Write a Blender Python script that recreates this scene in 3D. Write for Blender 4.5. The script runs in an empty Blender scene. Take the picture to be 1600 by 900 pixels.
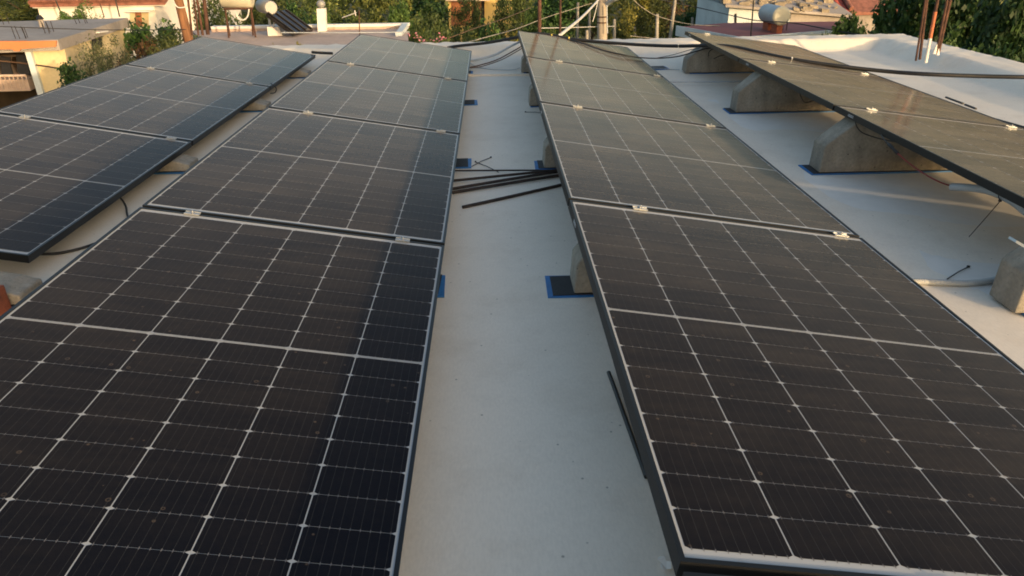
import bpy, bmesh, math, random
from mathutils import Vector, Matrix
C = bpy.context.scene.collection
S = bpy.context.scene
R = math.radians

# ---------------------------------------------------------------- camera
YAW, PITCH, ROLL, FPX, CAMH = 0.0223179, 0.4507344, -0.0160158, 1144.007, 1.1949054
cy_, sy_ = math.cos(YAW), math.sin(YAW)
FW = Vector((sy_*math.cos(PITCH), cy_*math.cos(PITCH), -math.sin(PITCH)))
RT0 = Vector((cy_, -sy_, 0)); UP0 = RT0.cross(FW)
cr_, sr_ = math.cos(ROLL), math.sin(ROLL)
RT = RT0*cr_ + UP0*sr_; UP = UP0*cr_ - RT0*sr_
cam = bpy.data.cameras.new('camera'); camo = bpy.data.objects.new('camera', cam); C.objects.link(camo)
camo.matrix_world = Matrix(((RT.x, UP.x, -FW.x, 0), (RT.y, UP.y, -FW.y, 0), (RT.z, UP.z, -FW.z, CAMH), (0, 0, 0, 1)))
cam.sensor_width = 36; cam.lens = FPX/1600*36; cam.clip_start = .05; cam.clip_end = 2000
S.camera = camo
S.cycles.filter_width = 1.8
# ---------------------------------------------------------------- world, sun, exposure
SUN_EL, SUN_AZ = 7.4, 56.0          # low evening sun, from the right and behind the camera (degrees below +X towards -Y)
sd = Vector((math.cos(R(SUN_AZ))*math.cos(R(SUN_EL)), -math.sin(R(SUN_AZ))*math.cos(R(SUN_EL)), math.sin(R(SUN_EL))))
w = bpy.data.worlds.new('World'); S.world = w; w.use_nodes = True
nt = w.node_tree; bg = nt.nodes['Background']
sky = nt.nodes.new('ShaderNodeTexSky'); sky.sky_type = 'NISHITA'; sky.sun_disc = False
sky.sun_elevation = R(SUN_EL); sky.sun_rotation = math.atan2(sd.x, sd.y)
sky.altitude = 50; sky.air_density = 1.0; sky.dust_density = 5.0; sky.ozone_density = 1.0
nt.links.new(sky.outputs[0], bg.inputs[0]); bg.inputs[1].default_value = 0.15
sl = bpy.data.lights.new('sun', 'SUN'); so = bpy.data.objects.new('sun', sl); C.objects.link(so)
sl.energy = 2.0; sl.angle = R(.7); sl.color = (.78, .55, .31)
so.rotation_euler = sd.to_track_quat('Z', 'Y').to_euler()
S.view_settings.view_transform = 'Standard'; S.view_settings.look = 'None'
S.view_settings.exposure = 1.36; S.view_settings.gamma = 1.0

# ---------------------------------------------------------------- helpers
def ray(px, py): return FW + RT*((px-800)/FPX) - UP*((py-450)/FPX)
O = Vector((0, 0, CAMH))
def at_y(px, py, Y): d = ray(px, py); return O + d*(Y/d.y)
def at_z(px, py, Z): d = ray(px, py); return O + d*((Z-CAMH)/d.z)
def at_pl(px, py, P, n): d = ray(px, py); return O + d*((P-O).dot(n)/d.dot(n))

def tag(o, label=None, cat=None, group=None, kind=None):
    if label: o['label'] = label
    if cat: o['category'] = cat
    if group: o['group'] = group
    if kind: o['kind'] = kind
    return o
def empty(name, loc=(0, 0, 0), label=None, cat=None, group=None):
    o = bpy.data.objects.new(name, None); C.objects.link(o); o.location = loc; o.empty_display_size = .1
    return tag(o, label, cat, group)
class MB:
    def __init__(s): s.v = []; s.f = []; s.m = []; s.sm = []
    def add(s, vs, fs, mi=0, smooth=False):
        n = len(s.v); s.v += [tuple(v) for v in vs]
        for f in fs: s.f.append([i+n for i in f]); s.m.append(mi); s.sm.append(smooth)
    def box(s, a, b, mi=0):
        x0, y0, z0 = a; x1, y1, z1 = b
        s.add([(x0,y0,z0),(x1,y0,z0),(x1,y1,z0),(x0,y1,z0),(x0,y0,z1),(x1,y0,z1),(x1,y1,z1),(x0,y1,z1)],
              [(0,3,2,1),(4,5,6,7),(0,1,5,4),(1,2,6,5),(2,3,7,6),(3,0,4,7)], mi)
    def obox(s, c, ax, ay, az, mi=0):       # centre + three half vectors
        c = Vector(c); ax, ay, az = Vector(ax), Vector(ay), Vector(az)
        vs = [c+ax*i+ay*j+az*k for k in (-1,1) for (i,j) in ((-1,-1),(1,-1),(1,1),(-1,1))]
        s.add(vs, [(0,3,2,1),(4,5,6,7),(0,1,5,4),(1,2,6,5),(2,3,7,6),(3,0,4,7)], mi)
    def prism(s, poly, d, mi=0):            # poly: 3-D points, extruded by d
        poly = [Vector(q) for q in poly]; d = Vector(d); n = len(poly)
        nn = Vector((0,0,0))
        for i in range(n): nn += poly[i].cross(poly[(i+1) % n])
        if nn.dot(d) > 0: poly = poly[::-1]
        vs = poly + [q+d for q in poly]
        fs = [tuple(range(n)), tuple(range(2*n-1, n-1, -1))] + [((i+1) % n, i, i+n, (i+1) % n+n) for i in range(n)]
        s.add(vs, fs, mi)
    def tube(s, pts, r, seg=8, mi=0, cap=True):
        pts = [Vector(q) for q in pts]; n = len(pts); rs = r if isinstance(r, (list, tuple)) else [r]*n
        t0 = (pts[1]-pts[0]).normalized(); u = t0.orthogonal().normalized(); vs = []; fs = []
        for i, q in enumerate(pts):
            t = (pts[min(i+1, n-1)]-pts[max(i-1, 0)]).normalized()
            u = (u-t*u.dot(t)).normalized(); v = t.cross(u)
            for k in range(seg):
                a = 2*math.pi*k/seg; vs.append(q+(u*math.cos(a)+v*math.sin(a))*rs[i])
        for i in range(n-1):
            for k in range(seg):
                a, b = i*seg+k, i*seg+(k+1) % seg; fs.append((a, b, b+seg, a+seg))
        s.add(vs, fs, mi, True)
        if cap:
            s.add(vs[:seg], [tuple(range(seg-1, -1, -1))], mi); s.add(vs[-seg:], [tuple(range(seg))], mi)
    def build(s, name, mats, parent=None, bevel=0):
        me = bpy.data.meshes.new(name); me.from_pydata(s.v, [], s.f)
        for m in (mats if isinstance(mats, (list, tuple)) else [mats]): me.materials.append(m)
        me.polygons.foreach_set('material_index', s.m); me.polygons.foreach_set('use_smooth', s.sm); me.update()
        o = bpy.data.objects.new(name, me); C.objects.link(o)
        if parent: o.parent = parent
        if bevel:
            b = o.modifiers.new('bevel', 'BEVEL'); b.width = bevel; b.segments = 2; b.limit_method = 'ANGLE'; b.angle_limit = R(35)
        return o
def smooth_path(pts, n=8):
    pts = [Vector(p) for p in pts]; out = []
    P = [pts[0]*2-pts[1]]+pts+[pts[-1]*2-pts[-2]]
    for i in range(1, len(P)-2):
        for k in range(n):
            t = k/n; a, b, c, d = P[i-1], P[i], P[i+1], P[i+2]
            out.append(.5*((2*b)+(c-a)*t+(2*a-5*b+4*c-d)*t*t+(3*b-a-3*c+d)*t**3))
    return out+[pts[-1]]
def local(poly_pts, base): return [Vector(p)-Vector(base) for p in poly_pts]

# ---------------------------------------------------------------- materials
def mat(name, col, rough=.8, var=.15, scale=4., bump=0., bscale=40., metal=0., col2=None, coat=0., spec=.5, detail=6, stretch=None, fine=0.):
    m = bpy.data.materials.new(name); m.use_nodes = True; t = m.node_tree; b = t.nodes['Principled BSDF']
    b.inputs['Roughness'].default_value = rough; b.inputs['Metallic'].default_value = metal
    b.inputs['Specular IOR Level'].default_value = spec; b.inputs['Coat Weight'].default_value = coat
    tc = t.nodes.new('ShaderNodeTexCoord'); src = tc.outputs['Object']
    if stretch:
        mp = t.nodes.new('ShaderNodeMapping'); mp.inputs['Scale'].default_value = stretch; t.links.new(src, mp.inputs[0]); src = mp.outputs[0]
    n = t.nodes.new('ShaderNodeTexNoise'); n.inputs['Scale'].default_value = scale; n.inputs['Detail'].default_value = detail; n.inputs['Roughness'].default_value = .62
    t.links.new(src, n.inputs['Vector'])
    r = t.nodes.new('ShaderNodeValToRGB'); r.color_ramp.elements[0].position = .3; r.color_ramp.elements[1].position = .7
    c2 = col2 or tuple(c*(1-var*2) for c in col)
    r.color_ramp.elements[0].color = (*c2, 1); r.color_ramp.elements[1].color = (*[min(1, c*(1+var*.5)) for c in col], 1)
    t.links.new(n.outputs['Fac'], r.inputs[0]); out = r.outputs[0]
    if fine:
        n3 = t.nodes.new('ShaderNodeTexNoise'); n3.inputs['Scale'].default_value = scale*14; n3.inputs['Detail'].default_value = 4; t.links.new(src, n3.inputs['Vector'])
        mr = t.nodes.new('ShaderNodeMapRange'); mr.inputs[1].default_value = .3; mr.inputs[2].default_value = .7; mr.inputs[3].default_value = 1-fine; mr.inputs[4].default_value = 1+fine
        t.links.new(n3.outputs['Fac'], mr.inputs[0])
        mx = t.nodes.new('ShaderNodeVectorMath'); mx.operation = 'SCALE'; t.links.new(out, mx.inputs[0]); t.links.new(mr.outputs[0], mx.inputs['Scale']); out = mx.outputs[0]
    t.links.new(out, b.inputs['Base Color'])
    if bump:
        n2 = t.nodes.new('ShaderNodeTexNoise'); n2.inputs['Scale'].default_value = bscale; n2.inputs['Detail'].default_value = 5; t.links.new(src, n2.inputs['Vector'])
        bp = t.nodes.new('ShaderNodeBump'); bp.inputs['Strength'].default_value = bump; bp.inputs['Distance'].default_value = .01
        t.links.new(n2.outputs['Fac'], bp.inputs['Height']); t.links.new(bp.outputs[0], b.inputs['Normal'])
    return m
M = {}
M['block'] = mat('block_concrete', (.31,.28,.23), .9, .2, 5, .5, 60, fine=.14)
M['pad_blue'] = mat('pad_blue', (.02,.17,.46), .55, .15, 9)
M['rubber'] = mat('pad_rubber', (.022,.024,.028), .7, .2, 12, .3, 120)
M['frame'] = mat('frame_anodised', (.007,.008,.010), .45, .15, 6, spec=.3)
M['backsheet'] = mat('backsheet', (.62,.64,.66), .6, .04, 3)
M['alu'] = mat('aluminium', (.40,.42,.44), .4, .06, 20, metal=.6)
M['steel'] = mat('bolt_steel', (.6,.6,.6), .3, .05, 20, metal=.9)
M['rod'] = mat('rusty_rod', (.035,.024,.02), .75, .3, 30, .3, 200, col2=(.012,.010,.010))
M['black'] = mat('black_plastic', (.012,.012,.013), .5, .2, 8)
M['blackpipe'] = mat('black_conduit', (.014,.014,.015), .55, .2, 8)
M['grey_pipe'] = mat('grey_conduit', (.46,.49,.52), .5, .08, 8)
M['red'] = mat('red_cable', (.22,.02,.02), .5, .1, 8)
M['browncable'] = mat('brown_cable', (.12,.07,.045), .6, .1, 8)
M['brick'] = mat('brick', (.36,.10,.045), .9, .25, 14, .4, 60)
M['tape'] = mat('yellow_tape', (.62,.48,.08), .6, .1, 20)
M['whitecable'] = mat('white_cable', (.66,.64,.6), .6, .06, 6)
M['rust'] = mat('rust', (.10,.045,.028), .85, .35, 12, .3, 90)
M['cream'] = mat('cream_wall', (.66,.53,.31), .9, .16, 1.6, .3, 18, fine=.06)
M['white_wall'] = mat('white_wall', (.80,.76,.70), .9, .06, 1.2, .2, 10, fine=.03)
M['palewall'] = mat('pale_blue_wall', (.60,.66,.68), .9, .1, 2, fine=.05)
M['orange'] = mat('orange_trim', (.60,.21,.08), .85, .1, 3)
M['slab'] = mat('weathered_slab', (.36,.32,.29), .93, .16, .9, .3, 20, fine=.1, detail=9)
M['slabwarm'] = mat('weathered_roof', (.56,.42,.34), .93, .15, .8, .3, 20, fine=.1, detail=9)
M['dark'] = mat('dark_opening', (.02,.017,.015), .9, .3, 3)
M['door'] = mat('door_wood', (.33,.12,.05), .7, .15, 6)
M['tile'] = mat('terracotta_tile', (.32,.13,.09), .85, .25, 5, fine=.15)
M['redmetal'] = mat('red_sheet', (.24,.065,.055), .75, .16, 1.1, fine=.06)
M['tank'] = mat('tank_cream', (.50,.47,.36), .5, .1, 4)
M['silver'] = mat('silver_tank', (.30,.30,.29), .5, .06, 4, metal=.2)
M['collector'] = mat('collector_glass', (.015,.013,.014), .25, .2, 6, coat=.5)
def pitted(m):
    t = m.node_tree; b = t.nodes['Principled BSDF']; src = b.inputs['Base Color'].links[0].from_socket; tc = t.nodes['Texture Coordinate']
    def field(sc, lo, hi, a, c):
        v = t.nodes.new('ShaderNodeTexVoronoi'); v.inputs['Scale'].default_value = sc; t.links.new(tc.outputs['Object'], v.inputs[0])
        q = t.nodes.new('ShaderNodeMapRange'); q.inputs[1].default_value = lo; q.inputs[2].default_value = hi; q.inputs[3].default_value = a; q.inputs[4].default_value = c; t.links.new(v.outputs['Distance'], q.inputs[0]); return q.outputs[0]
    mp = t.nodes.new('ShaderNodeMapping'); mp.inputs['Scale'].default_value = (9, 9, 1.2); t.links.new(tc.outputs['Object'], mp.inputs[0])
    n = t.nodes.new('ShaderNodeTexNoise'); n.inputs['Scale'].default_value = 1.4; n.inputs['Detail'].default_value = 5; t.links.new(mp.outputs[0], n.inputs[0])
    st = t.nodes.new('ShaderNodeMapRange'); st.inputs[1].default_value = .35; st.inputs[2].default_value = .7; st.inputs[3].default_value = .82; st.inputs[4].default_value = 1.12; t.links.new(n.outputs['Fac'], st.inputs[0])
    f = None
    for s_ in (field(22, .07, .12, .4, 1.), field(48, .07, .13, .55, 1.), st.outputs[0]):
        if f is None: f = s_; continue
        q = t.nodes.new('ShaderNodeMath'); q.operation = 'MULTIPLY'; t.links.new(f, q.inputs[0]); t.links.new(s_, q.inputs[1]); f = q.outputs[0]
    sc = t.nodes.new('ShaderNodeVectorMath'); sc.operation = 'SCALE'; t.links.new(src, sc.inputs[0]); t.links.new(f, sc.inputs['Scale']); t.links.new(sc.outputs[0], b.inputs['Base Color'])
pitted(M['block'])
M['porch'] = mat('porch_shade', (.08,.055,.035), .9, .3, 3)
M['wood'] = mat('pole_wood', (.26,.12,.055), .85, .25, 5, .4, 30, stretch=(6,6,.6))
M['concpole'] = mat('pole_concrete', (.42,.36,.29), .9, .12, 4, fine=.06)
M['post'] = mat('fence_post_concrete', (.36,.33,.28), .9, .18, 6)
M['rubble'] = mat('rubble', (.34,.28,.20), .95, .35, 8, .4, 30)
M['bark'] = mat('bark', (.12,.085,.055), .95, .3, 9, .6, 40)
M['cloth'] = mat('dark_cloth', (.012,.013,.018), .95, .3, 6)
M['pot'] = mat('terracotta_pot', (.40,.15,.07), .85, .1, 6)

# roof membrane
def roof_mat():
    m = bpy.data.materials.new('roof_membrane'); m.use_nodes = True; t = m.node_tree; b = t.nodes['Principled BSDF']; N = t.nodes.new; Lk = t.links.new
    tc = N('ShaderNodeTexCoord')
    def noise(sc, det, rough=.6, st=None):
        n = N('ShaderNodeTexNoise'); n.inputs['Scale'].default_value = sc; n.inputs['Detail'].default_value = det; n.inputs['Roughness'].default_value = rough
        if st:
            mp = N('ShaderNodeMapping'); mp.inputs['Scale'].default_value = st; Lk(tc.outputs['Object'], mp.inputs[0]); Lk(mp.outputs[0], n.inputs[0])
        else: Lk(tc.outputs['Object'], n.inputs[0])
        return n.outputs['Fac']
    def mr(src, a, b_, c, d):
        r = N('ShaderNodeMapRange'); r.inputs[1].default_value = a; r.inputs[2].default_value = b_; r.inputs[3].default_value = c; r.inputs[4].default_value = d; Lk(src, r.inputs[0]); return r.outputs[0]
    def mul(a, b_):
        q = N('ShaderNodeMath'); q.operation = 'MULTIPLY'; Lk(a, q.inputs[0]); Lk(b_, q.inputs[1]); return q.outputs[0]
    big = mr(noise(1.1, 6), .3, .7, .95, 1.03)
    dirt = mr(noise(3.3, 8, .72), .5, .8, 0, .9)
    grain = mr(noise(9, 7, .75), .5, .85, 1.0, .90)
    spk = N('ShaderNodeTexVoronoi'); spk.inputs['Scale'].default_value = 17; Lk(tc.outputs['Object'], spk.inputs[0])
    spot = mr(spk.outputs['Distance'], .04, .075, .5, 1.0)
    spk2 = N('ShaderNodeTexVoronoi'); spk2.inputs['Scale'].default_value = 60; Lk(tc.outputs['Object'], spk2.inputs[0])
    spot2 = mr(spk2.outputs['Distance'], .04, .12, .93, 1.0)
    weave = mr(noise(160, 2, .5, (1, .35, 1)), .35, .65, .985, 1.015)
    f = mul(mul(mul(mul(mul(big, grain), spot), spot2), weave), weave)
    mx = N('ShaderNodeMix'); mx.data_type = 'RGBA'; mx.inputs['A'].default_value = (.785, .71, .605, 1); mx.inputs['B'].default_value = (.67, .585, .48, 1); Lk(dirt, mx.inputs['Factor'])
    sc = N('ShaderNodeVectorMath'); sc.operation = 'SCALE'; Lk(mx.outputs['Result'], sc.inputs[0]); Lk(f, sc.inputs['Scale']); Lk(sc.outputs[0], b.inputs['Base Color'])
    b.inputs['Roughness'].default_value = .72; b.inputs['Specular IOR Level'].default_value = .35
    bp = N('ShaderNodeBump'); bp.inputs['Strength'].default_value = .2; bp.inputs['Distance'].default_value = .003; Lk(noise(90, 5), bp.inputs['Height'])
    bp2 = N('ShaderNodeBump'); bp2.inputs['Strength'].default_value = .2; bp2.inputs['Distance'].default_value = .02; Lk(noise(2.2, 3), bp2.inputs['Height']); Lk(bp.outputs[0], bp2.inputs['Normal'])
    Lk(bp2.outputs[0], b.inputs['Normal'])
    return m
M['roof'] = roof_mat()
def glassy(name, col, dustc=(.25,.185,.135), dust=.006, rough=.14, busbars=False):
    """a layer seen through the module's dusty textured front glass"""
    m = bpy.data.materials.new(name); m.use_nodes = True; t = m.node_tree; b = t.nodes['Principled BSDF']; N = t.nodes.new; Lk = t.links.new
    tc = N('ShaderNodeTexCoord'); oi = N('ShaderNodeObjectInfo')
    ad = N('ShaderNodeVectorMath'); ad.operation = 'MULTIPLY_ADD'; Lk(oi.outputs['Random'], ad.inputs[0]); ad.inputs[1].default_value = (37, 23, 11); Lk(tc.outputs['Object'], ad.inputs[2])
    P = ad.outputs[0]
    def mr(src, a, b_, c, d):
        r = N('ShaderNodeMapRange'); r.inputs[1].default_value = a; r.inputs[2].default_value = b_; r.inputs[3].default_value = c; r.inputs[4].default_value = d; Lk(src, r.inputs[0]); return r.outputs[0]
    def noise(sc, det):
        n = N('ShaderNodeTexNoise'); n.inputs['Scale'].default_value = sc; n.inputs['Detail'].default_value = det; n.inputs['Roughness'].default_value = .65; Lk(P, n.inputs[0]); return n.outputs['Fac']
    def math_(op, a, b_):
        q = N('ShaderNodeMath'); q.operation = op
        for i, x in enumerate((a, b_)):
            if isinstance(x, (int, float)): q.inputs[i].default_value = x
            else: Lk(x, q.inputs[i])
        return q.outputs[0]
    d1 = mr(noise(2.0, 5), .3, .7, dust*.55, dust*1.45)
    d2 = mr(noise(60, 4), .3, .75, .8, 1.25)
    v = N('ShaderNodeTexVoronoi'); v.inputs['Scale'].default_value = 26; Lk(P, v.inputs[0])       # dried rain drops
    vc = N('ShaderNodeSeparateColor'); Lk(v.outputs['Color'], vc.inputs[0])
    rad = math_('MULTIPLY', vc.outputs[0], .13)
    ring = math_('SUBTRACT', v.outputs['Distance'], rad)
    drop = mr(math_('ABSOLUTE', ring, 0), .0, .045, 1.0, .0)
    drop = math_('MULTIPLY', drop, mr(vc.outputs[1], .55, .62, 0, 1))
    ge = N('ShaderNodeNewGeometry')
    mp = N('ShaderNodeMapping'); mp.inputs['Scale'].default_value = (1.6, 17, 1); Lk(P, mp.inputs[0])
    sn = N('ShaderNodeTexNoise'); sn.inputs['Scale'].default_value = 1.5; sn.inputs['Detail'].default_value = 5; Lk(mp.outputs[0], sn.inputs[0])
    cellv = mr(ge.outputs['Random Per Island'], 0, 1, .86, 1.14)
    film = math_('MULTIPLY', math_('MULTIPLY', mr(noise(1.6, 5), .3, .7, .72, 1.28), mr(sn.outputs['Fac'], .3, .72, .84, 1.22)), math_('MULTIPLY', cellv, d2))
    Lk(math_('MULTIPLY', film, .080), b.inputs['Sheen Weight'])
    fac = math_('ADD', math_('MULTIPLY', math_('MULTIPLY', d1, d2), cellv), math_('MULTIPLY', drop, .30))
    mx = N('ShaderNodeMix'); mx.data_type = 'RGBA'; mx.inputs['A'].default_value = (*col, 1); mx.inputs['B'].default_value = (*dustc, 1); Lk(fac, mx.inputs['Factor'])
    Lk(mx.outputs['Result'], b.inputs['Base Color'])
    b.inputs['Roughness'].default_value = .55; b.inputs['Specular IOR Level'].default_value = .0
    b.inputs['Coat Weight'].default_value = 1.0; b.inputs['Coat IOR'].default_value = 1.10
    Lk(mr(noise(5, 4), .3, .7, rough*.8, rough*1.3), b.inputs['Coat Roughness'])
    b.inputs['Sheen Roughness'].default_value = .42; b.inputs['Sheen Tint'].default_value = (1, .90, .82, 1)
    bp = N('ShaderNodeBump'); bp.inputs['Strength'].default_value = .25; bp.inputs['Distance'].default_value = .002; Lk(math_('SUBTRACT', mr(v.outputs['Distance'], 0, .16, 1, 0), 0), bp.inputs['Height'])
    bm_ = N('ShaderNodeMath'); bm_.operation = 'MULTIPLY'; Lk(mr(v.outputs['Distance'], 0, .14, 1, 0), bm_.inputs[0]); Lk(mr(vc.outputs[1], .55, .62, 0, 1), bm_.inputs[1]); Lk(bm_.outputs[0], bp.inputs['Height'])
    Lk(bp.outputs[0], b.inputs['Coat Normal'])
    return m
M['cell'] = glassy('silicon_cell', (.0035, .0055, .0105))
M['sheet'] = glassy('white_under_glass', (.37, .39, .41))
M['ribbon'] = glassy('ribbon_under_glass', (.036, .038, .042))
M['solder'] = glassy('solder_under_glass', (.15, .15, .16))

def leaf_mat(name, c1, c2, c3=None, rough=.55):
    m = bpy.data.materials.new(name); m.use_nodes = True; t = m.node_tree; N = t.nodes.new; Lk = t.links.new
    b = t.nodes['Principled BSDF']; out = t.nodes['Material Output']
    g = N('ShaderNodeNewGeometry'); tc = N('ShaderNodeTexCoord'); oi = N('ShaderNodeObjectInfo')
    n = N('ShaderNodeTexNoise'); n.inputs['Scale'].default_value = 1.7; n.inputs['Detail'].default_value = 3; Lk(tc.outputs['Object'], n.inputs[0])
    s = N('ShaderNodeMath'); s.operation = 'MULTIPLY_ADD'; Lk(g.outputs['Random Per Island'], s.inputs[0]); s.inputs[1].default_value = .6
    s2 = N('ShaderNodeMath'); s2.operation = 'MULTIPLY'; Lk(n.outputs['Fac'], s2.inputs[0]); s2.inputs[1].default_value = .6; Lk(s2.outputs[0], s.inputs[2])
    r = N('ShaderNodeValToRGB'); e = r.color_ramp.elements; e[0].position = .2; e[0].color = (*c1, 1); e[1].position = .75; e[1].color = (*c2, 1)
    if c3: q = e.new(.97); q.color = (*c3, 1)
    Lk(s.outputs[0], r.inputs[0])
    hv = N('ShaderNodeHueSaturation'); Lk(r.outputs[0], hv.inputs['Color'])
    mr = N('ShaderNodeMapRange'); mr.inputs[3].default_value = .75; mr.inputs[4].default_value = 1.25; Lk(oi.outputs['Random'], mr.inputs[0]); Lk(mr.outputs[0], hv.inputs['Value'])
    Lk(hv.outputs[0], b.inputs['Base Color']); b.inputs['Roughness'].default_value = rough; b.inputs['Specular IOR Level'].default_value = .3
    tr = N('ShaderNodeBsdfTranslucent'); Lk(hv.outputs[0], tr.inputs[0]); mx = N('ShaderNodeMixShader'); mx.inputs[0].default_value = .25
    Lk(b.outputs[0], mx.inputs[1]); Lk(tr.outputs[0], mx.inputs[2]); Lk(mx.outputs[0], out.inputs[0])
    return m
M['leaf_olive'] = leaf_mat('leaf_olive', (.033,.048,.014), (.105,.125,.032), (.20,.19,.05))
M['leaf_green'] = leaf_mat('leaf_green', (.024,.042,.014), (.085,.120,.034), (.19,.21,.055))
M['leaf_dark'] = leaf_mat('leaf_dark', (.013,.034,.011), (.042,.092,.024), (.11,.19,.045))
M['leaf_bright'] = leaf_mat('leaf_bright', (.03,.065,.016), (.085,.155,.035), (.17,.26,.06))
M['leaf_rust'] = leaf_mat('leaf_rust', (.05,.028,.012), (.14,.075,.03), (.24,.12,.05))
M['leaf_grey'] = leaf_mat('leaf_greygreen', (.05,.06,.028), (.14,.15,.065), (.24,.24,.12))
M['leaf_yellow'] = leaf_mat('leaf_yellow', (.10,.10,.02), (.24,.22,.04), (.40,.34,.08))
M['petal'] = leaf_mat('petal_pink', (.42,.12,.16), (.62,.26,.30))
def tilemat():
    m = mat('tile_roof_rows', (.38,.075,.055), .8, .2, 3, fine=.1); t = m.node_tree; b = t.nodes['Principled BSDF']
    wv = t.nodes.new('ShaderNodeTexWave'); wv.inputs['Scale'].default_value = 1.6; tc = t.nodes['Texture Coordinate']; t.links.new(tc.outputs['Object'], wv.inputs[0])
    bp = t.nodes.new('ShaderNodeBump'); bp.inputs['Distance'].default_value = .06; t.links.new(wv.outputs['Fac'], bp.inputs['Height']); t.links.new(bp.outputs[0], b.inputs['Normal'])
    return m
M['tilerows'] = tilemat()

# ================================================================ SETTING
GZ = -3.5
mb = MB(); mb.add([(-400,-300,GZ),(400,-300,GZ),(400,900,GZ),(-400,900,GZ)], [(0,1,2,3)])
M['ground'] = mat('dry_grass_ground', (.17,.135,.06), .95, .3, .35, .6, 3, col2=(.055,.065,.022), fine=.2)
tag(mb.build('ground', M['ground']), kind='structure')

# ---- our own building: wall, roof deck with cove, parapets
house = empty('flat_roofed_house', (0, 0, 0), 'flat roofed house whose white coated roof carries the rows of solar panels', 'building')
XL, XR, YN, YF = -3.25, 4.14, -2.2, 8.02
rnd = random.Random(5)
def sstep(t): t = max(0, min(1, t)); return t*t*(3-2*t)
def roofz(x, y): return -.030*sstep((x-.55)/1.25)*sstep((4.05-x)/.95)*sstep((7.1-y)/1.0)
def at_r(px, py, h=0):
    q = at_z(px, py, h)
    for k in range(6): q = at_z(px, py, h+roofz(q.x, q.y))
    return q
def deck():
    """roof membrane as one height field with coved upstands at the far and right sides"""
    xs = [XL-.02+i*.05 for i in range(int((XR+.62-XL)/.05)+1)]; xs = [x for x in xs if x <= XR+.5]
    ys = []; y = YN
    while y < YF+.55: ys.append(y); y += (.3 if y < 6.6 else .035)
    from mathutils import noise
    def h(x, y):
        def up(t, soft):       # upstand profile, t = distance beyond foot
            if t <= -soft: return 0
            if t < 0: return .018*((t+soft)/soft)**2
            return min(.115, .018+.097*min(1, t/.13)**.8)
        soft = .42 if x < 3.0 else max(.06, .42-.36*(x-3.0)/.5)
        yf = YF + (.12 if x < 3 else min(.15, .12+.03*(x-3)))
        z = max(up(y-yf, soft), up(x-XR, .07))
        z += roofz(x, y) + .003*noise.noise(Vector((x*1.3, y*1.3, 0)))
        if z > .02: z += .012*noise.noise(Vector((x*9, y*9, 3))) + .006*noise.noise(Vector((x*31, y*31, 7)))
        return z
    mb = MB(); nx = len(xs); vs = [(x, y, h(x, y)) for y in ys for x in xs]
    fs = [(j*nx+i, j*nx+i+1, (j+1)*nx+i+1, (j+1)*nx+i) for j in range(len(ys)-1) for i in range(nx-1)]
    mb.add(vs, fs, 0, True)
    x0, x1, y0, y1 = xs[0], xs[-1], ys[0], ys[-1]
    o = mb.build('roof_deck', M['roof'], house)
    q = MB(); q.box((x0+.02, y0+.02, GZ), (x1-.02, y1-.02, -.03)); q.build('wall', M['white_wall'], house)
    e = MB()       # rim closing the edge of the deck
    for (a, b) in (((x0, y0), (x1, y0)), ((x1, y0), (x1, y1)), ((x1, y1), (x0, y1)), ((x0, y1), (x0, y0))):
        e.add([(a[0], a[1], -.25), (b[0], b[1], -.25), (b[0], b[1], h(*b)-.001), (a[0], a[1], h(*a)-.001)], [(0,1,2,3)])
    e.build('roof_edge', M['white_wall'], house)
deck()
# overlap seam of the membrane across the far part of the roof
mb = MB()
pa, pb = Vector((-1.0, 7.12, 0)), Vector((.62, 6.99, 0))
mb.obox((pa+pb)/2+Vector((0, 0, .006)), (pb-pa)/2, Vector((0, .016, 0)), (0, 0, .011))
mb.build('membrane_seam', M['roof'], house)
mb = MB(); mb.tube(smooth_path([(1.35,6.56,.012),(1.6,6.48,.012),(2.0,6.44,.012),(2.4,6.45,.012),(2.62,6.42,.03)]), .007)
tag(mb.build('grey_cable', M['grey_pipe']), 'thin grey cable lying on the roof from the third row to under the rightmost row', 'cable')
# paint flake and litter
mb = MB(); q = at_z(1038, 882, .010)
mb.add([q+Vector(d) for d in ((-.006,.022,0),(.004,.02,.003),(.006,.008,.002),(.014,.004,.004),(.012,-.014,.002),(.002,-.012,0),(-.004,-.02,.003),(-.010,-.006,.002),(-.006,.004,.001),(-.012,.012,.002))], [tuple(range(10))])
tag(mb.build('paint_flake', M['white_wall']), 'small torn white flake on the roof by the near corner of the third row', 'paint flake')

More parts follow.
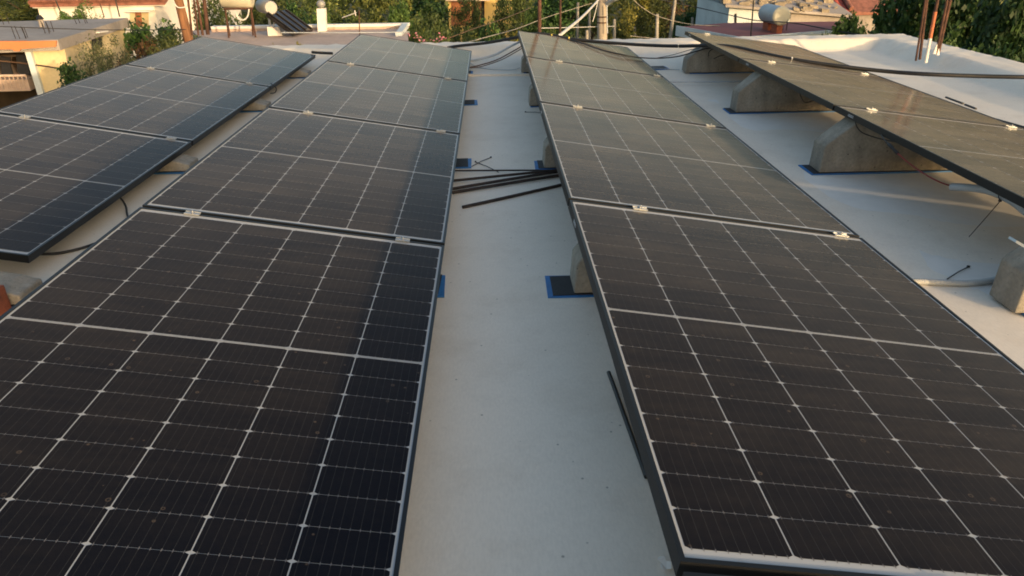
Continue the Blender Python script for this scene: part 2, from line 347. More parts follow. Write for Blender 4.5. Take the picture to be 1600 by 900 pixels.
# ================================================================ SOLAR PANELS
W, L, G_ = 1.134, 1.722, .02; PT = L+G_
FH = .032
def laminate_mesh():
    mb = MB(); z = -.0030
    lip = .0095
    mb.add([(lip, lip, z), (W-lip, lip, z), (W-lip, L-lip, z), (lip, L-lip, z)], [(0,1,2,3)], 1)
    cw, ch = .1812, .0908; gx = .0028; gy = .0008; mid = .0105
    x0 = (W-6*cw-5*gx)/2; half = 9*ch+8*gy; y0 = (L-2*half-mid)/2
    zc = z+.0003; c = .0085
    for h in range(2):
        for i in range(9):
            for k in range(6):
                xa = x0+k*(cw+gx); ya = y0+h*(half+mid)+i*(ch+gy); xb, yb = xa+cw, ya+ch
                mb.add([(xa+c,ya,zc),(xb-c,ya,zc),(xb,ya+c*.5,zc),(xb,yb-c*.5,zc),(xb-c,yb,zc),(xa+c,yb,zc),(xa,yb-c*.5,zc),(xa,ya+c*.5,zc)], [tuple(range(8))], 0)
        for k in range(6):
            for b_ in range(9):
                xx = x0+k*(cw+gx)+cw*(b_+.5)/9
                ya = y0+h*(half+mid)-.003; yb = ya+half+.006
                mb.add([(xx-.0004,ya,zc+.0002),(xx+.0004,ya,zc+.0002),(xx+.0004,yb,zc+.0002),(xx-.0004,yb,zc+.0002)], [(0,1,2,3)], 2)
                for i in range(10):
                    yy = y0+h*(half+mid)+i*(ch+gy)-gy/2
                    mb.add([(xx-.0009,yy-.0035,zc+.0004),(xx+.0009,yy-.0035,zc+.0004),(xx+.0009,yy+.0035,zc+.0004),(xx-.0009,yy+.0035,zc+.0004)], [(0,1,2,3)], 3)
    # bus ribbons over the centre gap and underside of the laminate
    for dy in (-.0024, .0024):
        yy = L/2+dy
        mb.add([(x0,yy-.0011,zc+.0006),(W-x0,yy-.0011,zc+.0006),(W-x0,yy+.0011,zc+.0006),(x0,yy+.0011,zc+.0006)], [(0,1,2,3)], 1)
    mb.add([(lip, lip, z-.004), (W-lip, lip, z-.004), (W-lip, L-lip, z-.004), (lip, L-lip, z-.004)], [(3,2,1,0)], 1)
    return mb
def frame_mesh():
    mb = MB(); lip = .0095
    for (a, b) in (((0,0),(W,lip)), ((0,L-lip),(W,L)), ((0,lip),(lip,L-lip)), ((W-lip,lip),(W,L-lip))):
        mb.box((a[0],a[1],-.0022), (b[0],b[1],0))                      # top lip
    t = .0025
    mb.box((0,0,-FH),(W,t,-.0022)); mb.box((0,L-t,-FH),(W,L,-.0022)); mb.box((0,t,-FH),(t,L-t,-.0022)); mb.box((W-t,t,-FH),(W,L-t,-.0022))
    mb.box((t,t,-FH),(W-t,.030,-FH+.002)); mb.box((t,L-.030,-FH),(W-t,L-t,-FH+.002))
    mb.box((t,.030,-FH),(.030,L-.030,-FH+.002)); mb.box((W-.030,.030,-FH),(W-t,L-.030,-FH+.002))
    return mb
LAM = laminate_mesh().build('glass_face', [M['cell'], M['sheet'], M['ribbon'], M['solder']])
FRM = frame_mesh().build('frame', M['frame'])
mb = MB()
mb.box((-.0008, L-.235, -.021), (0, L-.175, -.0195)); mb.box((-.0008, L-.235, -.0115), (0, L-.175, -.010))
for k in range(6): mb.box((-.0008, L-.235+k*.0118, -.0195), (0, L-.235+k*.0118+(.0015 if k in (0, 5) else .004), -.0115+(-.002 if k % 2 else 0)))
STK = mb.build('frame_label', M['backsheet'])
mb = MB(); mb.box((.0, -.0195, .0003), (.054, .0015, .0030)); mb.box((.0, -.0115, -.02), (.054, -.0085, .0)); mb.box((.0, .0015, .0003), (.054, .0038, .0065)); mb.box((0, -.0216, 0.0003), (.054, -.0195, .0050))
CLP = mb.build('clamp', M['alu'])
mb = MB(); mb.tube([(.027, -.009, .003), (.027, -.009, .008)], .0055, 6); mb.tube([(.027, -.009, .008), (.027, -.009, .015)], .0030, 8)
BLT = mb.build('bolt', M['steel'])
mb = MB(); mb.box((W/2-.05, L/2-.03, -.022), (W/2+.05, L/2+.03, -.0075)); JBX = mb.build('junction_box', M['black'])
protos = [LAM, FRM, STK, CLP, BLT, JBX]; used = set()
def inst(src, parent, loc=(0,0,0), rz=0):
    o = src if src.name not in used and src not in [] else src.copy()
    if src.name in used: C.objects.link(o)
    else: used.add(src.name)
    o.parent = parent; o.location = loc; o.rotation_euler = (0, 0, rz); return o
TILT = 0.16426920; BASE = .12+W*math.sin(TILT)
rows = {  # x of the high edge, height offset, near y of panel 0, tilt offset
 'A': (-2.91646915, -.00047617, .90048959, .01143859), 'B': (-1.31774182, -.00336482, .89548357, -.00116116),
 'C': (.27354974, .00800974, .83099601, -.00441655), 'D': (1.92427861, -.00416713, .63021437, -.00586088-.020)}
def zrow(r, u=0): x0, dz, y0, dt = rows[r]; return BASE+dz-u*math.sin(TILT+dt)
rowname = {'A': 'leftmost row', 'B': 'second row from the left', 'C': 'third row, right of the middle gap', 'D': 'rightmost row'}
ordn = {'A': {1: 'nearest', 2: 'second', 3: 'farthest'}, 'B': {0: 'nearest', 1: 'second', 2: 'third', 3: 'farthest'},
        'C': {-1: 'cropped nearest', 0: 'second', 1: 'third', 2: 'fourth', 3: 'farthest'}, 'D': {1: 'nearest', 2: 'second', 3: 'farthest'}}
clampu = {('A',2): (.17,.90), ('A',3): (.18,.86), ('B',1): (.17,.86), ('B',2): (.21,.90), ('B',3): (.17,.86),
          ('C',0): (.40,.93), ('C',1): (.235,.925), ('C',2): (.20,.91), ('C',3): (.24,.95), ('D',2): (.19,.93), ('D',3): (.23,.90), ('D',4): (.20,)}
for r in 'ABCD':
    x0, dz, y0, dt = rows[r]
    for n in ordn[r]:
        p = empty('solar_module', (x0, y0+n*PT, BASE+dz), '%s black framed solar panel of the %s' % (ordn[r][n], rowname[r]), 'solar panel', 'solar panels in four tilted rows')
        p.rotation_euler = (0, TILT+dt, 0)
        inst(FRM, p); inst(LAM, p); inst(STK, p); inst(JBX, p)
        for cu in clampu.get((r, n+1), ()):
            c = inst(CLP, p, (cu*W-.029, L+.0045+.0, .0002)); c2 = inst(BLT, c)
# ================================================================ CONCRETE BLOCKS AND PADS
def block(r, yn, label, padlab, dxl=0, padrot=0, padx=(-.05, .085), th=.15, end=1.09):
    x0, dz, y0, dt = rows[r]; base = (x0+.5, yn+th/2, roofz(x0+.5, yn))
    tl = math.tan(TILT+dt)
    def ztop(u): return BASE+dz-FH/math.cos(TILT)-.004-u*tl
    prof = [(-.13+dxl, .010), (-.122+dxl, .125), (-.108+dxl, .142), (.035+dxl*.6, ztop(.035+dxl*.6)-.002), (.075+dxl*.6, ztop(.075+dxl*.6)), (end-.06, ztop(end-.06)), (end-.02, ztop(end)-.004), (end+.005, .05), (end+.01, .010)]
    e = empty('ballast_block', base, label, 'concrete block', 'concrete ballast blocks under the panels')
    pts = [Vector((x0+u-base[0], yn-base[1], z-(base[2] if z > .02 else 0))) for u, z in prof]
    b = MB(); b.prism(pts, (0, th, 0)); b.build('concrete_body', M['block'], e, .007)
    m_ = MB(); m_.box((.25, -th/2+.03, ztop(.75)-.001-base[2]), (.30, th/2-.03, ztop(.75)+.003-base[2])); m_.build('mounting_rail', M['alu'], e)
    pd = empty('rubber_pad', (base[0], base[1], base[2]), padlab, 'pad', 'blue edged rubber pads under the blocks'); pd.rotation_euler = (0, 0, padrot)
    xa, xb = -.63+padx[0], .67+padx[1]; hw = th/2+.016
    rr = random.Random(int(yn*100)+ord(r)); J = lambda a=.006: rr.uniform(-a, a)
    def wavy(xa, xb, ya, yb, z0, z1):
        n = 10; pl = [(xa+J(), ya+J())]+[(xa+(xb-xa)*k/n, ya+J(.003)) for k in range(1, n)]+[(xb+J(), ya+J())]+[(xb+J(), yb+J())]+[(xb-(xb-xa)*k/n, yb+J(.003)) for k in range(1, n)]+[(xa+J(), yb+J())]
        b = MB(); b.prism([(x, y, z0) for x, y in pl], (0, 0, z1-z0)); return b
    wavy(xa, xb, -hw, hw, .002, .0072).build('blue_edge', M['pad_blue'], pd)
    wavy(xa+.016, xb-.018, -hw+.012, hw-.004, .0074, .0098).build('rubber_mat', M['rubber'], pd)
    return e, pd
rn = {'A': 'leftmost row', 'B': 'second row', 'C': 'third row', 'D': 'rightmost row'}
on = ['nearest', 'second', 'third', 'farthest']
ys = {'A': [None, 2.41, 4.07, 5.66, 7.1], 'B': [.85, 2.42, 4.05, 5.72, 7.12], 'C': [.78, 2.39, 3.985, 5.635, 7.12], 'D': [None, 2.20, 3.87, 5.39, 6.93]}
px_ = {('C',1): (.04, -.1), ('C',2): (.09, -.1), ('C',3): (.14, -.1), ('B',1): (-.03, -.047), ('B',2): (-.03, .013), ('B',3): (-.03, .030), ('B',4): (-.03, -.035), ('D',1): (.03, .0), ('D',2): (-.05, .0), ('D',3): (-.05, .0), ('D',4): (.05, .0), ('C',4): (.16, .26), ('A',1): (0, .10), ('A',2): (0, .06), ('A',3): (0, .06)}
for r in 'ABCD':
    for i, yv in enumerate(ys[r]):
        if yv is None or i == 0: continue
        block(r, yv, '%s grey concrete ballast block wedged under the %s of panels' % (on[i-1], rn[r]),
              '%s blue edged rubber pad under the blocks of the %s' % (on[i-1], rn[r]), dxl=(.135 if r == 'C' else 0), end=(1.19 if r == 'A' else 1.09 if r == 'D' else 1.03), padx=px_.get((r, i), (-.03, .06)), padrot=(.07 if (r, i) == ('C', 4) else (.035 if (r, i) == ('B', 3) else 0)))
# hollow clay brick in front of the leftmost row's near block
b = empty('clay_brick', (-1.85, 2.34, 0), 'orange clay brick on the roof at the near end of the leftmost row', 'brick')
q = MB(); q.box((-.10, -.06, .0), (.10, .06, .10)); q.build('brick_body', M['brick'], b, .006)
# ================================================================ RODS, TIES, CABLES ON THE ROOF
def rod(pa, pb, label, r=.008, z=None, mat_='rod'):
    a = at_z(*pa, .009); c = at_z(*pb, .009); d = (c-a).normalized()
    mb = MB(); n = 10; mid = []
    for k in range(n+1):
        t = k/n; q = a.lerp(c, t); q.z = .009+(z or 0)+.003*math.sin(3*t+len(label)); mid.append(q)
    mb.tube(mid, r, 8); tag(mb.build('steel_rod', M[mat_]), label, 'rod', 'loose dark rods across the middle gap')
rod((723,323),(960,270), 'nearest dark rod, slanting alone across the middle gap between the panels', .0085)
rod((707,301),(955,262), 'lower of the two touching dark rods lying across the middle gap', .0085)
rod((690,298),(950,256), 'upper of the two touching dark rods lying across the middle gap', .008, .0)
rod((680,287),(945,262), 'second dark rod from the far side, slanting slightly across the middle gap', .0075, .010)
rod((600,268),(960,268), 'farthest thin dark rod lying level across the middle gap', .005, .004)
def tie(pa, pb, label, za=.004, zb=.004, r=.0023, group='loose black cable ties'):
    a = at_r(*pa, za); c = at_r(*pb, zb); e = empty('cable_tie', a, label, 'cable tie', group)
    mb = MB(); mb.tube([Vector((0,0,0)), (c-a)*.5+Vector((0,0,.004)), c-a], r, 6); mb.build('strap', M['black'], e)
    mb = MB(); mb.obox((0,0,.002), (.005,0,0), (0,.004,0), (0,0,.0035)); mb.build('tie_head', M['black'], e)
tie((767,246),(737,260), 'black cable tie pointing up right beside the second row in the middle gap')
tie((743,253),(779,269), 'black cable tie crossing another one beside the dark rods')
tie((821,175),(850,177), 'black cable tie poking out from the far part of the third row')
tie((1513,417),(1480,436), 'short black cable tie lying by the corrugated hose near the right edge')
tie((694,533-270),(712,262), 'tiny black tie end beside the blue pad at the farthest rod')
def cable(name, pts, r, m, label, cat='cable', n=8, group=None, seg=8):
    mb = MB(); P = smooth_path(pts, n); mb.tube(P, r, seg); return tag(mb.build(name, m), label, cat, group)
def hose(name, pts, r, label, m=None):
    P = smooth_path(pts, 60); out = [P[0]]; acc = 0; step = .0022
    for a, b_ in zip(P, P[1:]):
        d = (b_-a).length; 
        while acc+d >= step and d > 0:
            t = (step-acc)/d; a = a.lerp(b_, t); out.append(a.copy()); d = (b_-a).length; acc = 0
        acc += d
    rs = [r*(1+.10*math.sin(i*math.pi/2)) for i in range(len(out))]
    mb = MB(); mb.tube(out, rs, 12); return tag(mb.build(name, m or M['grey_pipe']), label, 'hose')
hose('corrugated_hose', [at_r(1415,441,.012), at_r(1435,440,.012), at_r(1480,442,.012), at_r(1520,442,.012), at_r(1562,435,.014)+Vector((0,.0,0)), at_r(1585,430,.012)+Vector((.02,.05,0))], .0115, 'pale corrugated hose on the roof between the third row and the nearest right block', mat('pale_hose', (.45,.45,.43), .6, .08, 8))
hose('corrugated_hose', [at_y(1487,292,3.02), at_y(1510,293,2.95), at_y(1545,298,2.85), at_y(1578,312,2.75), at_y(1600,328,2.66), at_y(1625,352,2.6)], .0155, 'grey corrugated hose hanging under the high edge of the rightmost row')
cable('red_cable', [at_y(1403,240,3.3), at_y(1418,253,3.25), at_y(1440,269,3.15), at_y(1465,283,3.05), at_y(1490,292,3.02)], .0032, M['red'], 'red cable running from a black plug into the hanging grey hose', 'cable')
e = empty('cable_connector', at_y(1392,228,3.35), 'black plug connector hanging under the rightmost row at the red cable', 'connector')
a, c = at_y(1385,222,3.4)-e.location, at_y(1404,241,3.3)-e.location
mb = MB(); mb.tube([a, a.lerp(c,.15), a.lerp(c,.2), a.lerp(c,.5), a.lerp(c,.55), a.lerp(c,.95), c], [.004,.004,.0085,.0085,.0065,.008,.004], 10); mb.build('connector_body', M['black'], e)
cable('black_cable', [at_y(1372,203,3.75), at_y(1378,213,3.5), at_y(1386,223,3.4)], .003, M['black'], 'short black cable above the plug connector under the rightmost row', 'cable')
cable('black_cable', [at_y(1336,188,3.86), at_y(1339,198,3.83), at_y(1347,207,3.8), at_y(1365,214,3.75), at_y(1385,219,3.65), at_y(1402,222,3.55)], .003, M['black'], 'looped black cable in front of the second concrete block of the rightmost row', 'cable')
cable('black_cable', [at_y(1248,140,5.3), at_y(1252,152,5.3), at_y(1258,160,5.35), at_y(1272,157,5.35)], .0035, M['black'], 'black cable drooping in front of the third concrete block of the rightmost row', 'cable')
cable('black_cable', [at_y(1107,88,6.85), at_y(1108,81,6.85), at_y(1116,75,6.86), at_y(1122,74,6.9)], .004, M['black'], 'dark curved cable on the farthest concrete block of the rightmost row', 'cable')
cable('black_cable', [at_y(1115,92,6.85), at_y(1126,87,6.85), at_y(1140,86,6.86), at_y(1152,92,6.85)], .004, M['black'], 'flat arched cable low on the farthest concrete block of the rightmost row', 'cable')
e = empty('cable_tie', at_y(1563,312,2.78), 'long black cable tie hanging from the grey hose under the rightmost row', 'cable tie', 'loose black cable ties')
b0 = e.location
mb = MB(); mb.tube([at_y(1561,302,2.80)-b0, at_y(1560,308,2.77)-b0, at_y(1563,314,2.77)-b0], .0022, 6); mb.tube([at_y(1563,314,2.77)-b0, at_y(1538,343,2.74)-b0, at_y(1514,370,2.70)-b0], .0018, 6); mb.build('strap', M['black'], e)
mb = MB(); mb.obox((0,0,-.004), (.005,0,0), (0,.004,0), (0,0,.004)); mb.build('tie_head', M['black'], e)
a = at_y(1582,374,2.33); c = at_y(1606,388,2.30)
mb = MB(); mb.obox((a+c)/2, (c-a)/2, Vector((0,.02,0)), Vector((.002,0,.004))); tag(mb.build('aluminium_bracket', M['alu']), 'bright aluminium bracket above the nearest block at the right edge', 'bracket')
cable('black_pipe', [at_z(951,582,.015), at_z(960,606,.015), at_z(971,637,.012), at_z(985,676,.01), at_z(1010,745,.01)], .0065, M['black'], 'black pipe end poking out from under the third row in the middle gap', 'pipe')
cable('black_cable', [at_z(186,307,.06), at_z(192,314,.04), at_z(197,324,.02), at_z(199,336,.01), at_z(205,352,.01)], .005, M['black'], 'black cable hanging down between the leftmost and second rows', 'cable')
cable('black_cable', [at_z(40,398,.05), at_z(62,397,.03), at_z(95,395,.01), at_z(136,385,.01), at_z(180,368,.01)], .006, M['black'], 'black cable on the roof at the near corner of the leftmost row', 'cable')
cable('black_cable', [at_y(423,130,5.9), at_y(431,137,5.85), at_y(430,144,5.85), at_y(423,146,5.9)], .004, M['black'], 'small black cable loop under the far panel edge of the leftmost row', 'cable')
cable('black_pipe', [at_y(487,81.5,7.9), at_y(500,82.5,7.9), at_y(520,83.5,7.9)], .014, M['black'], 'black pipe between the far ends of the leftmost and second rows', 'pipe')
# big black conduit draped over the far ends of the third and fourth rows
cond = [at_y(640,90,8.45), at_y(690,77,8.3), at_y(715,72,8.2), at_y(760,67,8.1), at_y(805,59,8.0), at_y(835,53,7.9), at_y(862,55,7.84), at_y(885,60,7.75), at_y(930,65,7.6), at_y(1000,70,7.35), at_y(1060,72,7.0), at_y(1115,71,6.75), at_y(1150,74,6.6), at_y(1190,83,6.4), at_y(1240,93,6.2), at_y(1300,102,6.05), at_y(1380,111,5.9), at_y(1450,116,5.7), at_y(1530,119,5.6), at_y(1600,120.5,5.5), at_y(1700,122,5.4)]
cd = empty('black_conduit', cond[0], 'thick black conduit sagging across the far ends of the third and rightmost rows', 'conduit')
mb = MB(); mb.tube(smooth_path(local(cond, cond[0]), 8), .0155, 12); mb.build('conduit_tube', M['blackpipe'], cd)
for (px, py, Y) in ((1060,72,7.0),(1237,92.5,6.21),(1112,71,6.76)):
    q = at_y(px,py,Y)-cond[0]; mb = MB(); mb.tube([q-Vector((.006,0,0)), q+Vector((.006,0,0))], .0185, 12); mb.build('white_tie', M['whitecable'], cd)
for (px, py, Y, s_) in ((863,56,7.84,1.),(889,60.5,7.74,.6)):
    e = empty('yellow_tape', at_y(px,py,Y), ('large' if s_ == 1 else 'small')+' yellow tape strip around the black conduit at the far end of the third row', 'tape')
    mb = MB(); mb.tube([(-.012*s_,0,0),(.012*s_,0,0)], .022, 10); mb.add([(-.01*s_,-.022,0),(.014*s_,-.022,.004),(.02*s_,-.05,-.03*s_),(.0,-.045,-.045*s_),(-.02,-.05,-.02)], [(0,1,2,3,4)]); mb.build('tape_wrap', M['tape'], e)
cable('black_cable', [at_y(836,54,7.86), at_y(870,58,7.8), at_y(905,66,7.5), at_y(940,78,7.1), at_y(975,86,6.9), at_y(1000,90,6.95), at_y(1030,91,7.0), at_y(1060,88,6.95), at_y(1085,81,6.9), at_y(1110,75,6.85), at_y(1145,76,6.6), at_y(1190,88,6.35), at_y(1240,100,6.1), at_y(1280,113,5.9), at_y(1340,128,5.65), at_y(1400,137,5.5), at_y(1450,153,5.25), at_y(1500,169,5.0)], .006, M['black'], 'thin black cable looping below the thick conduit over the third and rightmost rows', 'cable')
cable('black_cable', [at_y(1024,91,7.0), at_y(1050,86,7.0), at_y(1078,78,6.98), at_y(1100,74,6.95)], .003, M['black'], 'very thin cable rising to the top of the farthest right block', 'cable')
cable('black_cable', [at_y(1195,87,6.3), at_y(1250,99,6.15), at_y(1290,107,6.0), at_y(1345,121,5.8), at_y(1370,124.5,5.75)], .004, M['black'], 'thin cable hugging the underside of the thick conduit over the rightmost row', 'cable')
cable('grey_pipe', [at_y(700,100,7.9), at_y(735,95,7.9), at_y(752,92,7.85), at_y(775,85,7.85), at_y(795,74,7.8), at_y(814,64,7.8), at_y(822,60,7.8)], .011, M['grey_pipe'], 'grey pipe curving up to the far left corner of the third row', 'pipe')
cable('brown_cable', [at_y(725,107,7.4), at_y(745,103,7.4), at_y(775,94,7.5), at_y(800,81,7.6), at_y(817,71,7.7)], .006, M['browncable'], 'brown cable strung from the second row up to the third row, upper of two', 'cable')
cable('brown_cable', [at_y(735,106,7.35), at_y(752,104,7.4), at_y(782,94,7.45), at_y(803,83,7.5), at_y(818,74,7.6)], .0045, M['browncable'], 'thinner brown cable strung to the third row just under another one', 'cable')
cable('grey_wire', [at_z(733,98,.02), at_z(745,104,.008), at_z(765,108,.008), at_z(800,109,.008), at_z(812,106,.01)], .004, M['grey_pipe'], 'thin grey wire lying on the white roof before the far parapet', 'wire')
cable('grey_wire', [at_z(1015,106,.01), at_z(1035,107.5,.008), at_z(1062,109,.008)], .004, M['grey_pipe'], 'thin grey wire on the roof leading to the farthest right block', 'wire')
cable('dark_rail', [at_r(1478,152,.03), at_r(1505,162,.03)], .008, M['black'], 'short dark strip on the white roof right of the rightmost row', 'rail')
cable('dark_rail', [at_r(1450,147,.03), at_r(1478,154,.03)] if False else [at_r(1508,163.5,.03), at_r(1525,170,.03)], .008, M['black'], 'shorter dark strip beyond a tiny gap right of the rightmost row', 'rail')
cable('dark_rail', [at_r(1543,183,.02), at_r(1600,199,.02), at_r(1640,211,.02)], .008, M['black'], 'thin dark strip running off the right edge beside the rightmost row', 'rail')
# ================================================================ REBAR AND POLES RISING AT THE ROOF EDGES
def bar(pa, pb, Y, r, name, label, cat, m='rust', group=None, kink=.0, ground=None):
    a = at_y(*pa, Y); c = at_y(*pb, Y)
    d = (c-a); top = a+d*1.25
    mb = MB(); mid = a.lerp(top, .5)+Vector((kink, 0, 0)); mb.tube(smooth_path([a, mid, top], 4), r, 8)
    return tag(mb.build(name, M[m]), label, cat, group)
bar((843,60),(843,-20), 8.3, .021, 'rebar', 'thick rusty bar standing at the far parapet behind the third row, left of two', 'rebar', group='rusty bars at the parapets')
bar((875,60),(876,-20), 8.3, .012, 'rebar', 'thin rusty bar standing behind the third row, just right of a thicker one', 'rebar', group='rusty bars at the parapets')
for (pa, pb, r, lab) in (((1431,95),(1447,-5),.010,'leftmost thin rusty rebar rising from the right parapet'),
                         ((1437,93),(1449,-5),.013,'second rusty rebar rising from the right parapet, left of the painted pipe'),
                         ((1463,84),(1481,-5),.012,'rusty rebar immediately right of the painted pipe on the right parapet'),
                         ((1466,83),(1486,-5),.015,'rightmost rusty rebar rising from the right parapet')):
    bar(pa, pb, 7.0, r, 'rebar', lab, 'rebar', group='rusty bars at the parapets')
pp = empty('painted_pipe', at_y(1446,97,6.75), 'slim pipe painted orange and white at its foot standing at the right parapet', 'pipe'); b0 = pp.location.copy()
a, c = at_y(1446,98,6.75)-b0, at_y(1466,-5,6.75)-b0
def seg(t0, t1, r, m, nm): mb = MB(); mb.tube([a.lerp(c, t0), a.lerp(c, (t0+t1)/2), a.lerp(c, t1)], r, 10); mb.build(nm, m, pp)
M['orangerust'] = mat('orange_primer', (.50,.16,.07), .8, .2, 20)
seg(0, .16, .016, M['whitecable'], 'white_foot'); seg(.16, .38, .0145, M['whitecable'], 'white_paint'); seg(.38, .78, .015, M['orangerust'], 'orange_paint'); seg(.78, 1.3, .0135, M['rust'], 'pipe_shaft')
for (px, py, s_, lab) in ((1459,84,1.,'left of two small cream spikes of plaster on the right parapet'), (1464,86,1.2,'right of two small cream spikes of plaster on the right parapet')):
    q = at_y(px,py,7.0); mb = MB(); mb.tube([q, q+Vector((.004,0,.045*s_)), q+Vector((.012,0,.085*s_))], [.02,.014,.004], 7); tag(mb.build('plaster_spike', M['white_wall']), lab, 'plaster spike')
q = at_y(1251,76,8.22); mb = MB(); mb.tube([q+Vector((0,-.0,0)), q+Vector((0,.05,0))], .02, 10); tag(mb.build('drain_hole', M['black']), 'dark round drain outlet in the far white parapet', 'drain')

# ================================================================ NEIGHBOURING BUILDINGS
# --- left: unfinished flat roofed house with orange trim
SZ = -.2
c0 = at_z(90,62,SZ); c1 = at_z(200,28,SZ); fl = at_z(0,65.5,SZ); ex = (fl-c0).normalized(); ex.z = 0; ex.normalize(); ey = (c1-c0); ey.z = 0; ly = ey.length; ey.normalize()
up = Vector((0,0,1)); fn = ex.cross(up); fn = fn if fn.y < 0 else -fn      # outward normal of the front
sn = ey.cross(up); sn = sn if sn.x > 0 else -sn
lb = empty('unfinished_house', c0, 'unfinished flat roofed house with orange trim and yellow walls at the left', 'building')
def lpt(p): return Vector(p)-c0
LX = 9.0
mb = MB(); sl_ = [Vector((0,0,0)), ex*LX, ex*LX+ey*(ly+.6), ey*ly]; mb.prism(sl_, (0,0,-.16)); mb.build('roof_slab', M['slab'], lb)
# front fascia (orange) and moulding
f0 = c0+fn*.03-Vector((0,0,.16))
def fp(px, py, off=0): return at_pl(px, py, c0+fn*off, fn)-c0
mb = MB(); mb.prism([fp(-160,66,.04), fp(-160,77,.04), fp(19,77,.04), fp(22,80,.04), fp(30,80,.04), fp(33,76.5,.04), fp(87,73,.04), fp(88,64,.04)], -fn*.10); mb.build('orange_fascia', M['orange'], lb)
mb = MB(); mb.prism([fp(-160,78.5), fp(-160,80), fp(36,80.5), fp(88,76), fp(88,73.6), fp(34,77)], -fn*.16); mb.build('cornice', M['white_wall'], lb)
# front wall right of the porch, with pillar
wb = fn*-.12
bot = -c0.z+GZ
def wallpoly(px0, px1, pyt0, pyt1, off): 
    A, B = fp(px0, pyt0, off), fp(px1, pyt1, off); return [A, Vector((A.x, A.y, bot)), Vector((B.x, B.y, bot)), B]
mb = MB(); mb.prism(wallpoly(50, 100, 80, 76, -.14), -fn*.25); mb.build('wall', M['cream'], lb)
mb = MB(); mb.prism([fp(38,79,-.05), fp(47,79,-.05), Vector((fp(52,79,-.05).x, fp(52,79,-.05).y, bot)), Vector((fp(40,79,-.05).x, fp(40,79,-.05).y, bot))], -fn*.3); mb.build('pillar', M['palewall'], lb)
# right-hand side wall running away
A = fp(97,77,-.2); side = [A, A+ey*(ly-.4)]
mb = MB(); mb.prism([side[0]+Vector((0,0,.07)), side[1]+Vector((0,0,.07)), Vector((side[1].x, side[1].y, bot)), Vector((side[0].x, side[0].y, bot))], -sn*.22); mb.build('wall', M['cream'], lb)
def sp(px, py, off=0): return at_pl(px, py, c0+A+sn*off, sn)-c0
mb = MB(); mb.prism([sp(144,54,.012), sp(144,76,.012), sp(160,74,.012), sp(160,51,.012)], -sn*.05); wn = mb.build('window', M['dark'], lb)
mb = MB(); mb.prism([sp(150,50,.05), sp(150,52,.05), sp(164,50,.05), sp(164,48,.05)], sn*.06); mb.build('window_lintel', M['white_wall'], wn)
# porch: back wall, floor slab, dark lower storey
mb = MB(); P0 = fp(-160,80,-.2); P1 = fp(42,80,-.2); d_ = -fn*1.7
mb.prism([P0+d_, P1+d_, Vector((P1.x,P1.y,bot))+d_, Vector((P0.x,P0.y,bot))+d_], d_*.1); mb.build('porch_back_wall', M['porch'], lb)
mb = MB(); a_, b_ = fp(-160,128,-.1), fp(42,124,-.1); mb.prism([a_, b_, b_-Vector((0,0,.18)), a_-Vector((0,0,.18))], -fn*1.7); mb.build('porch_floor', M['slabwarm'], lb)
mb = MB(); a_, b_ = fp(-160,120,-.05), fp(40,118,-.05); mb.tube([a_, b_], .02)
for k in range(30): q = a_.lerp(b_, k/29); mb.tube([q, q-Vector((0,0,.22))], .008, 5)
mb.build('railing', M['slabwarm'], lb)
for k in range(4):
    q = fp(8+10*k, 150, -1.2); mb = MB(); mb.tube([Vector((q.x,q.y,bot)), Vector((q.x+.03,q.y,bot+1.9))], .05, 6); mb.build('prop', M['wood'], lb)
for i, (pxs, lab) in enumerate((([(0,88),(2,121),(8,120),(13,122),(20,118),(16,105),(15,90)],'left dark garment hanging in the porch of the unfinished house'), ([(25,86),(27,112),(33,117),(39,116),(47,118),(43,100),(39,85)],'right dark garment hanging in the porch of the unfinished house'))):
    mb = MB(); mb.prism([fp(a_,b_,-.35)+c0 for a_, b_ in pxs], -fn*.05); tag(mb.build('garment', M['cloth']), lab, 'garment')
cable('clothes_line', [fp(-30,93,-.3)+c0, fp(30,98,-.3)+c0, fp(95,107,.3)+c0, fp(110,108,.4)+c0], .012, M['browncable'], 'sagging line in front of the porch of the unfinished house', 'clothes line')
def rebar_tuft(px, py, Z, n, h, lab, spread=.12, lean=-.1):
    q = at_z(px, py, Z); e = empty('rebar_bunch', q, lab, 'rebar', 'bunches of starter bars on the neighbouring roofs'); rr = random.Random(px)
    for k in range(n):
        a = Vector((rr.uniform(-spread, spread), rr.uniform(-spread, spread), -.0)); mb = MB(); mb.tube([a, a+Vector((lean*h+rr.uniform(-.02,.02), 0, h*rr.uniform(.8,1.1)))], .006, 5); mb.build('bar', M['rod'], e)
rebar_tuft(38,60,SZ,6,.19,'nearest bunch of short bars on the slab of the unfinished house')
rebar_tuft(76,51,SZ,5,.19,'middle bunch of short bars on the slab of the unfinished house')
rebar_tuft(124,37,SZ,4,.19,'far right bunch of short bars on the slab of the unfinished house')
rebar_tuft(4,38,SZ,5,.19,'bunch of short bars at the picture edge on the slab of the unfinished house')
q = at_z(66,42,SZ); e = empty('roof_vent', q, 'small vent pipe with dark cap on the slab of the unfinished house', 'vent')
mb = MB(); mb.tube([(0,0,0),(0,0,.13)], .045, 8); mb.build('vent_pipe', M['slab'], e)
mb = MB(); mb.tube([(0,0,.13),(0,0,.2)], [.07,.03], 8); mb.build('vent_cap', M['black'], e)

